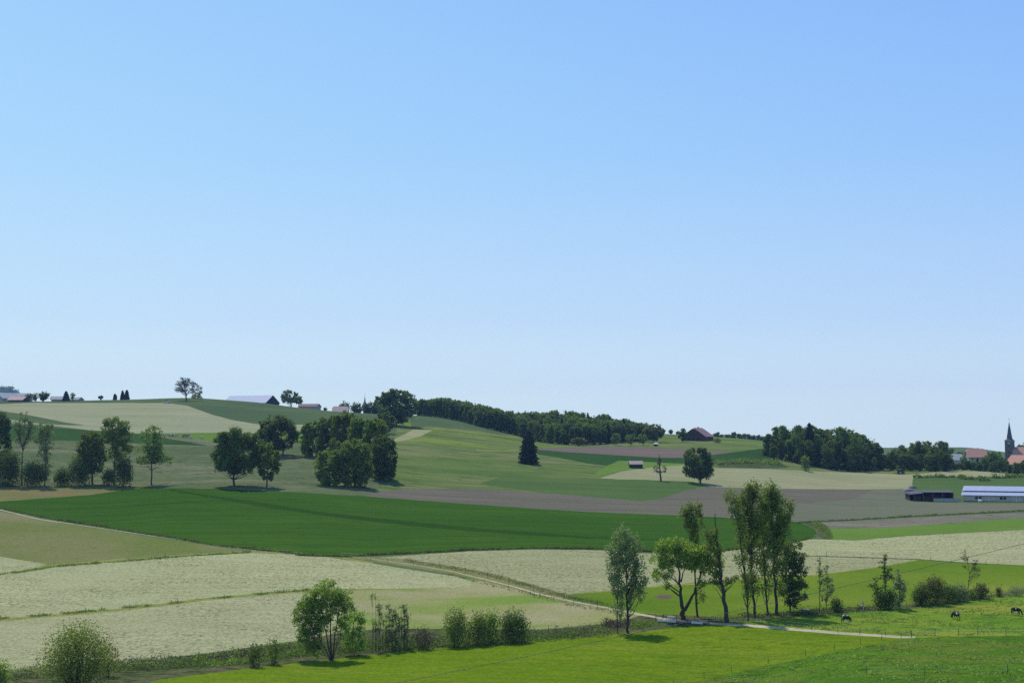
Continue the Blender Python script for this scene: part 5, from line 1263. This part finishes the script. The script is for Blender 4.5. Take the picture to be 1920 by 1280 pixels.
A = Acc(); A.tube([(-.65, 0, .6), (-.62, 0, .6), (.62, 0, .6), (.65, 0, .6)], [.3, .62, .62, .3], 14); A.obj('wrap', WHITE, e, smooth=True)
# dark open shed beside the barn
s0 = at(1706, 938.5); e = empty('open_shed', s0, R(-3)); tag(e, 'dark open sided shed with a flat dark roof next to the barn', 'shed')
A = Acc(); A.box(0, 17.5, 7.8, 8.0, -1, 3.2); A.box(0, .2, 0, 7.8, -1, 3.0); A.box(17.3, 17.5, 0, 7.8, -1, 3.2); A.obj('wall', DARKW, e)
slab('roof', [(5.5, -.8, 3.55), (17.8, -.8, 3.55), (17.8, 8.4, 4.0), (5.5, 8.4, 4.0)], .18, SLATE2, e)
slab('lean_roof', [(-.4, -.5, 2.6), (5.45, -.5, 3.2), (5.45, 8.4, 3.9), (-.4, 8.4, 3.2)], .15, SLATE2, e)
for u in (1.6, 5.4, 9.2, 13., 17.2):
    A = Acc(); A.box(u - .1, u + .1, -.3, -.1, -1, 3.1); A.obj('post', WOOD, e)
A = Acc(); A.box(9.3, 20, -1.0, -.75, -1, 1.05); A.obj('low_wall', PLAST, e)
A = Acc(); A.box(6, 14, 3, 7.5, -1, 1.5); A.box(2, 5, 2, 7, -1, 1.9); A.obj('stored_hay', BROWNW, e)
A = Acc()
for k in range(9): A.tube([(10 + k * .9, 1.2, .9), (10.6 + k * .9, 2.4, 1.1)], .16, 5)
A.obj('timber', WOOD, e)
SHEETP = plain_mat('heap_cover', (.24, .20, .18), (.19, .17, .15), .8, 1)
for i, (x, y, w_, lb) in enumerate([(1703, 921, 2.6, 'low pinkish covered heap beside the shed'), (1711, 915, 2.0, 'pale covered heap behind the pinkish one, at the field corner')]):
    bm = Acc(); th = np.linspace(0, 2 * math.pi, 17)[:-1]
    V = [(math.cos(a) * w_ * r_, math.sin(a) * w_ * .8 * r_, z * (1 + .1 * math.sin(3 * a))) for r_, z in ((1, -.3), (.92, .5), (.7, 1.0), (.35, 1.3)) for a in th] + [(0, 0, 1.38)]
    bm.add(V, [(j * 16 + k, j * 16 + (k + 1) % 16, (j + 1) * 16 + (k + 1) % 16, (j + 1) * 16 + k) for j in range(3) for k in range(16)])
    bm.f.append(np.array([(48 + k, 48 + (k + 1) % 16, 64) for k in range(16)]))
    o = bm.obj('covered_heap', SHEETP, loc=at(x, y), smooth=True); tag(o, lb, 'heap')
# field hut
l = at(1192, 877); k = mpp(l)
house('hut', 'small dark field hut with a pink roof on the slope', 'hut', l, R(4), 24 * k, 3.6, 1.9, 1.3, DARKW, TILE_P, over=.3, wins=(('r', 0, .9, .6, .6),), doors=(('f', 1.0, 1.2, 1.6),))
l = at(1229.5, 836); house('shelter', 'tiny white roofed shelter below the orchard trees', 'shelter', l, R(5), 2.0, 1.8, 1.3, .4, DARKW, WHITE, over=.25, doors=(('f', 0, .8, 1.1),))
# farmhouse on the ridge
DF = 900.; l = at_d(1309, DF); k = DF / F; hh = top_h(1309, DF, 802)
house('farmhouse', 'broad brown farmhouse with a half hipped roof on the ridge', 'house', l, R(62), 15, 15, hh * .36, hh * .64, BROWNW, TILE_D, over=.7, cut=.18, hip=1.6, wins=(('l', -3, .8, .9, 1.0), ('l', 0, .8, .9, 1.0), ('l', 3, .8, .9, 1.0), ('l', -1.5, 3.4, .8, .9), ('l', 1.5, 3.4, .8, .9)), chim=((3, 1),))
photo_shrub('low dark shrub before the uphill end of the farmhouse', 1338, 1352, 822, 830, L_DARK, 330, leaf=.8)
# silver roofed barn behind the hill crest
DB = 985.; l = at_d(470, DB); k = DB / F; hr_ = top_h(470, DB, 741.5)
house('barn', 'large barn behind the hill crest with a pale lavender roof and dark gable', 'barn', l, R(-24), 35, 17, hr_ - 5.2, 5.2, DARKW, SHEET, over=.6)
l = at_d(580, 960); house('farm_shed', 'little grey brown roof peeping over the crest past the silver roofed barn', 'shed', l, R(-15), 13, 8, top_h(580, 960, 762), 1.8, PLAST, TILE_D)
# pink roofed house
DP = 985.; l = at_d(638, DP); hr_ = top_h(638, DP, 762)
house('farmhouse', 'pink roofed house on the ridge in front of the airy tree', 'house', l, R(3), 10.5, 9, max(1.5, hr_ - 3.6), 3.6, PLAST, TILE_P, wins=(('f', -2.5, .6, .8, .9), ('f', 2.5, .6, .8, .9)), chim=((2, 1),), cut=.3, hip=1.0)
# needle spire
def church(label, px, D, tower_rows, spire_top, wpx, nave, rz, nave_mat, cross=True):
    l = at_d(px, D); k = D / F; w_ = wpx * k
    zt = top_h(px, D, tower_rows); zs = top_h(px, D, spire_top)
    e = empty('church', l, rz); tag(e, label, 'church')
    A = Acc(); A.box(-w_ / 2, w_ / 2, -w_ / 2, w_ / 2, -2, zt); A.obj('tower', STONE, e)
    A = Acc(); A.box(-w_ / 2 - .25, w_ / 2 + .25, -w_ / 2 - .25, w_ / 2 + .25, zt, zt + .3); A.obj('cornice', PLAST, e)
    o = .35; zb = zt + .3; zm = zb + (zs - zb) * .12; r1 = w_ / 2 + o; r2 = w_ * .36
    sq = [(-1, -1), (0, -1), (1, -1), (1, 0), (1, 1), (0, 1), (-1, 1), (-1, 0)]
    V = [(x * r1, y * r1, zb) for x, y in sq] + [(x * r2 * (.77 if x * y else 1.), y * r2 * (.77 if x * y else 1.), zm) for x, y in sq] + [(0, 0, zs)]
    poly_obj('spire', V, [(i, (i + 1) % 8, (i + 1) % 8 + 8, i + 8) for i in range(8)] + [(8 + i, 8 + (i + 1) % 8, 16) for i in range(8)], SLATE, e)
    A = Acc(); A.tube([(0, 0, zs - .5), (0, 0, zs + 2.2)], .07, 4); A.box(-.5, .5, -.05, .05, zs + 1.3, zs + 1.45); A.obj('cross', STEEL, e)
    for z in (zt * .55, zt * .8):
        A = Acc(); A.box(-.45, .45, -w_ / 2 - .05, -w_ / 2 + .02, z, z + 1.4); A.obj('window', GLASS, e)
    A = Acc(); A.tube([(0, -w_ / 2 - .06, zt - 1.4), (0, -w_ / 2 + .02, zt - 1.4)], .8, 14); A.add([(math.cos(i * math.pi / 7) * .8, -w_ / 2 - .06, zt - 1.4 + math.sin(i * math.pi / 7) * .8) for i in range(14)], [tuple(range(14))]); A.obj('clock', PLAST, e)
    Ln, Wn, hn, rn = nave
    a0 = w_ / 2; b = Wn / 2
    sec = [(-b, -2), (b, -2), (b, hn), (0, hn + rn), (-b, hn)]
    V = [(x, y, z) for x in (a0, a0 + Ln) for y, z in sec]
    poly_obj('nave', V, [(4, 3, 2, 1, 0), (5, 6, 7, 8, 9)] + [(i, (i + 1) % 5, (i + 1) % 5 + 5, i + 5) for i in range(5)], PLAST, e)
    for sg in (-1, 1):
        P = [(a0 + .02, sg * (b + .5), hn - .5 * rn / b + .1), (a0 + Ln + .4, sg * (b + .5), hn - .5 * rn / b + .1), (a0 + Ln + .4, sg * .02, hn + rn + .1), (a0 + .02, sg * .02, hn + rn + .1)]
        slab('nave_roof', P if sg < 0 else P[::-1], .2, nave_mat, e)
    for i in range(3):
        A = Acc(); x = a0 + Ln * (i + .5) / 3; A.box(x - .4, x + .4, -b - .05, -b + .02, hn * .35, hn * .85); A.obj('window', GLASS, e)
    return e
church('stone village church with a slender dark spire and orange nave roof', 1893, 1000., 827, 789, 14.5, (20, 11, top_h(1893, 1000., 851), 5.0), R(-32), TILE)
church('distant church whose needle spire rises over the trees', 683.5, 1330., 756, 741, 5.0, (12, 8, 5, 4), R(20), TILE_D)
# village houses by the church
l = at_d(1829, 850); hr_ = top_h(1829, 850, 841)
house('village_house', 'village house with a wide orange half hipped roof and dormer', 'house', l, R(-8), 10.5, 11, hr_ - 4.6, 4.6, PLAST, TILE, over=.7, cut=.35, hip=1.6, wins=(('f', -3, hr_ - 6.6, .9, 1.1), ('f', 0, hr_ - 6.6, .9, 1.1), ('f', 3, hr_ - 6.6, .9, 1.1)), chim=((1.5, 1.2),))
l = at_d(1913, 880); hr_ = top_h(1913, 880, 853)
house('village_house', 'orange roofed house with a dark gable standing before the church', 'house', l, R(-62), 13, 12, hr_ - 5., 5., BROWNW, TILE, over=.9, wins=(('r', -2, 1.5, 1, 1.1), ('r', 2, 1.5, 1, 1.1)))
l = at_d(1790, 870); hr_ = top_h(1790, 870, 851)
house('village_house', 'grey blue roofed house among the trees at the edge of the village', 'house', l, R(-30), 9, 8, hr_ - 3.4, 3.4, PLAST, GREYR, over=.4, cut=.3, hip=1.2, wins=(('f', 0, 1.5, 1, 1.1),))
# farm on the hill at the frame edge
for (x, D, row, rzz, L_, W_, rh, wm, rm, lb) in [
    (8, 935, 736.5, R(64), 16, 12, 3.6, PLAST, GREYR, 'grey hill house with a pale roof at the frame edge'),
    (34, 990, 737, R(-8), 16, 8, 2.0, PLAST, GREYR, 'long pale roofed shed behind the hill houses'),
    (33, 905, 747.5, R(-12), 10.5, 8.5, 2.2, BROWNW, TILE_P, 'low pinkish roofed farm building with a dark gable on the hill'),
    (108, 935, 743, R(20), 9, 8, 2.0, PLAST, GREYR, 'low grey roof beside the dark spruce'),
    (140, 955, 746, R(-15), 8, 7, 1.6, PLAST, GREYR, 'last low grey roof before the open skyline')]:
    l = at_d(x, D); ht = top_h(x, D, row)
    house('farmhouse', lb, 'house', l, rzz, L_, W_, max(1.2, ht - rh), rh, wm, rm, wins=(('f', -2, .6, .8, .8), ('f', 2, .6, .8, .8)))

# ---------------------------------------------------------------- vehicles
TYRE = plain_mat('tyre_rubber', (.02, .02, .02), None, .9); SILVER = plain_mat('car_paint_silver', (.50, .53, .56), None, .3, 1, metal=.4, spec=.5)
def wheel(e, x, y, r, w_):
    A = Acc(); A.tube([(x, y - w_ / 2, r), (x, y + w_ / 2, r)], r, 14)
    for yy in (y - w_ / 2, y + w_ / 2): A.add([(x + math.cos(i * math.pi / 7) * r, yy, r + math.sin(i * math.pi / 7) * r) for i in range(14)], [tuple(range(14))])
    o = A.obj('wheel', TYRE, e)
    A = Acc(); A.tube([(x, y - w_ / 2 - .02, r), (x, y + w_ / 2 + .02, r)], r * .5, 10)
    for yy in (y - w_ / 2 - .02, y + w_ / 2 + .02): A.add([(x + math.cos(i * math.pi / 5) * r * .5, yy, r + math.sin(i * math.pi / 5) * r * .5) for i in range(10)], [tuple(range(10))])
    A.obj('rim', SILVER, o)
def profile_body(name, prof, hw_, mat, e):
    n = len(prof); V = [(x, -hw_, z) for x, z in prof] + [(x, hw_, z) for x, z in prof]
    return poly_obj(name, V, [tuple(range(n)), tuple(range(2 * n - 1, n - 1, -1))] + [(i, i + n, (i + 1) % n + n, (i + 1) % n) for i in range(n)], mat, e)
e = empty('parked_car', at(313, 755.5), R(-6)); tag(e, 'pale silver car parked at the top edge of the mown hill field', 'car')
profile_body('body', [(-2.1, .3), (2.1, .3), (2.15, .7), (1.9, .85), (1.0, .95), (-1.9, .98), (-2.15, .8)], .85, SILVER, e)
profile_body('cabin', [(-1.85, .97), (1.0, .95), (.35, 1.42), (-1.5, 1.46)], .74, GLASS, e)
profile_body('roof_panel', [(-1.5, 1.46), (.35, 1.43), (.3, 1.50), (-1.45, 1.53)], .72, SILVER, e)
for x in (-1.35, 1.35):
    for y in (-.78, .78): wheel(e, x, y, .32, .2)
for y in (-.6, .6):
    A = Acc(); A.box(2.05, 2.16, y - .15, y + .15, .6, .74); A.obj('headlight', WHITE, e)
GREENP = plain_mat('tractor_paint', (.04, .06, .035), None, .5)
e = empty('tractor', at(1689, 888.5), R(10)); tag(e, 'small dark tractor at the edge of the long pale field by the groves', 'tractor')
profile_body('hood', [(.1, .7), (1.9, .7), (1.9, 1.35), (.1, 1.5)], .38, GREENP, e)
profile_body('cabin', [(-1.2, .9), (.1, .9), (.0, 2.3), (-1.1, 2.3)], .7, GLASS, e)
A = Acc(); A.box(-1.25, .15, -.8, .8, 2.3, 2.42); A.obj('roof_panel', WHITE, e)
A = Acc(); A.tube([(.9, -.2, 1.4), (.9, -.2, 2.1)], .05, 6); A.obj('exhaust', STEEL, e)
for y in (-.85, .85): wheel(e, -.7, y, .8, .4); wheel(e, 1.45, y * .85, .5, .28)
A = Acc(); A.box(-3.4, -1.6, -1.2, 1.2, .5, .7); A.tube([(-1.6, 0, .6), (-1.1, 0, .6)], .06, 5); A.obj('rake', STEEL, e)

# ---------------------------------------------------------------- cows
def cow_material(name, th, white=(.62, .60, .55), dark=(.02, .018, .017), loc=(0, 0, 0)):
    m, t, out = new_mat(name); co = coords(t)
    mp = N(t, 'ShaderNodeMapping'); mp.inputs['Location'].default_value = loc; t.links.new(co, mp.inputs[0])
    c = mix(t, ramp(t, noise(t, mp.outputs[0], 1.4, 1, .3), th, th + .02), dark, white)
    b = N(t, 'ShaderNodeBsdfPrincipled'); b.inputs['Roughness'].default_value = .8; b.inputs['Specular IOR Level'].default_value = .2
    t.links.new(c, b.inputs[0]); t.links.new(b.outputs[0], out.inputs[0]); return m
def cow_mesh(graze=True):
    J = dict(pel=(-.72, 0, 1.17, .27, .30), loin=(-.35, 0, 1.14, .33, .36), mid=(.05, 0, 1.08, .36, .40), chest=(.42, 0, 1.10, .31, .38), sh=(.68, 0, 1.2, .22, .29))
    if graze: J.update(n1=(.95, 0, 1.1, .14, .19), n2=(1.16, 0, .82, .12, .16), hd=(1.30, 0, .52, .12, .14), mz=(1.44, 0, .18, .07, .08))
    else: J.update(n1=(.95, 0, 1.32, .14, .19), n2=(1.15, 0, 1.48, .12, .15), hd=(1.38, 0, 1.50, .12, .13), mz=(1.68, 0, 1.36, .07, .08))
    for s, y in (('a', -.2), ('b', .2)):
        J.update({'fs' + s: (.58, y, .92, .13, .15), 'fk' + s: (.60, y * 1.05, .52, .07, .07), 'ff' + s: (.57, y * 1.05, .22, .05, .05), 'fh' + s: (.60, y * 1.05, .03, .07, .06),
                  'hs' + s: (-.74, y, .95, .17, .19), 'hk' + s: (-.60, y * 1.1, .70, .12, .12), 'hc' + s: (-.86, y * 1.1, .48, .07, .07), 'hf' + s: (-.80, y * 1.1, .2, .05, .05), 'hh' + s: (-.76, y * 1.1, .03, .07, .06),
                  'er' + s: (J['hd'][0] - .04, y * 1.15, J['hd'][2] + .12, .05, .03)})
    J.update(ud=(-.38, 0, .74, .14, .12), t1=(-1.0, 0, 1.16, .05, .05), t2=(-1.06, 0, .8, .025, .025), t3=(-1.04, 0, .5, .05, .05))
    E = [('pel', 'loin'), ('loin', 'mid'), ('mid', 'chest'), ('chest', 'sh'), ('sh', 'n1'), ('n1', 'n2'), ('n2', 'hd'), ('hd', 'mz'), ('loin', 'ud'), ('pel', 't1'), ('t1', 't2'), ('t2', 't3')]
    for s in 'ab': E += [('chest', 'fs' + s), ('fs' + s, 'fk' + s), ('fk' + s, 'ff' + s), ('ff' + s, 'fh' + s), ('pel', 'hs' + s), ('hs' + s, 'hk' + s), ('hk' + s, 'hc' + s), ('hc' + s, 'hf' + s), ('hf' + s, 'hh' + s), ('hd', 'er' + s)]
    ks = list(J); ix = {k_: i for i, k_ in enumerate(ks)}
    m = bpy.data.meshes.new('cow_skeleton'); m.from_pydata([J[k_][:3] for k_ in ks], [(ix[a], ix[b]) for a, b in E], []); m.update()
    o = bpy.data.objects.new('cow_skeleton', m); COL.objects.link(o)
    o.modifiers.new('skin', 'SKIN'); sub = o.modifiers.new('sub', 'SUBSURF'); sub.levels = sub.render_levels = 2
    for i, k_ in enumerate(ks):
        sv = m.skin_vertices[0].data[i]; sv.radius = (J[k_][3], J[k_][4]); sv.use_root = (k_ == 'pel')
    dg = bpy.context.evaluated_depsgraph_get()
    me = bpy.data.meshes.new_from_object(o.evaluated_get(dg)); me.name = 'cow'
    bpy.data.objects.remove(o)
    for p in me.polygons: p.use_smooth = True
    return me
HOLS = cow_material('cow_hide_black_white', .575); HOLS2 = cow_material('cow_hide_mostly_black', .64, loc=(3.1, .4, 1.2)); PALEC = cow_material('cow_hide_cream', .35, white=(.55, .48, .38), dark=(.30, .17, .10), loc=(5, 1, 0)); REDC = cow_material('cow_hide_brown', .6, dark=(.16, .07, .035), loc=(1, 5, 2))
gm, sm_ = cow_mesh(True), cow_mesh(False)
def cow(label, px, py, rz, mat, graze=True, group=None, sc=1.0):
    me = (gm if graze else sm_).copy(); me.materials.clear(); me.materials.append(mat)
    o = bpy.data.objects.new('cow', me); COL.objects.link(o); o.location = at(px, py); o.rotation_euler.z = rz; o.scale = (sc,) * 3
    tag(o, label, 'cow', group); return o
GC = 'cows grazing by the creek'
cow('black cow with a white saddle grazing near the gravel path', 1586, 1168, R(-58), HOLS, group=GC)
cow('black and white cow seen from behind in the middle of the tufty pasture', 1792, 1161, R(106), HOLS2, group=GC)
cow('black cow grazing at the frame edge of the tufty pasture', 1905, 1153, R(-54), HOLS2, group=GC)
rng = np.random.default_rng(44)
for i, (x, y, c) in enumerate([(304, 818.5, 0), (309, 819, 0), (314, 818, 0), (319, 818.5, 0), (322, 819.5, 1), (327, 819, 0), (332, 819.5, 0), (343, 820, 1), (346, 819.5, 1), (350, 820, 1), (354, 819.5, 1), (357, 822, 0), (378, 823, 0)]):
    cow('distant brown cow of the herd on the light green strip' if c else 'distant cream cow of the herd on the light green strip', x, y, rng.uniform(-3, 3), REDC if c else PALEC, graze=bool(i % 3), group='brown cows of the distant herd' if c else 'cream cows of the distant herd')
# ---------------------------------------------------------------- haze
def build_haze():
    m, t, out = new_mat('haze_air')
    v = N(t, 'ShaderNodeVolumePrincipled')
    v.inputs['Color'].default_value = (.34, .55, 1.0, 1)
    v.inputs['Density'].default_value = HAZE
    v.inputs['Anisotropy'].default_value = .25
    t.links.new(v.outputs[0], out.inputs['Volume'])
    A = Acc(); A.box(-13500, 13500, -40, 5200, -75, 215)
    o = A.obj('haze', m)
    tag(o, 'thin blue summer haze over the whole valley', 'haze', kind='stuff')
HAZE = 7e-5
build_haze()
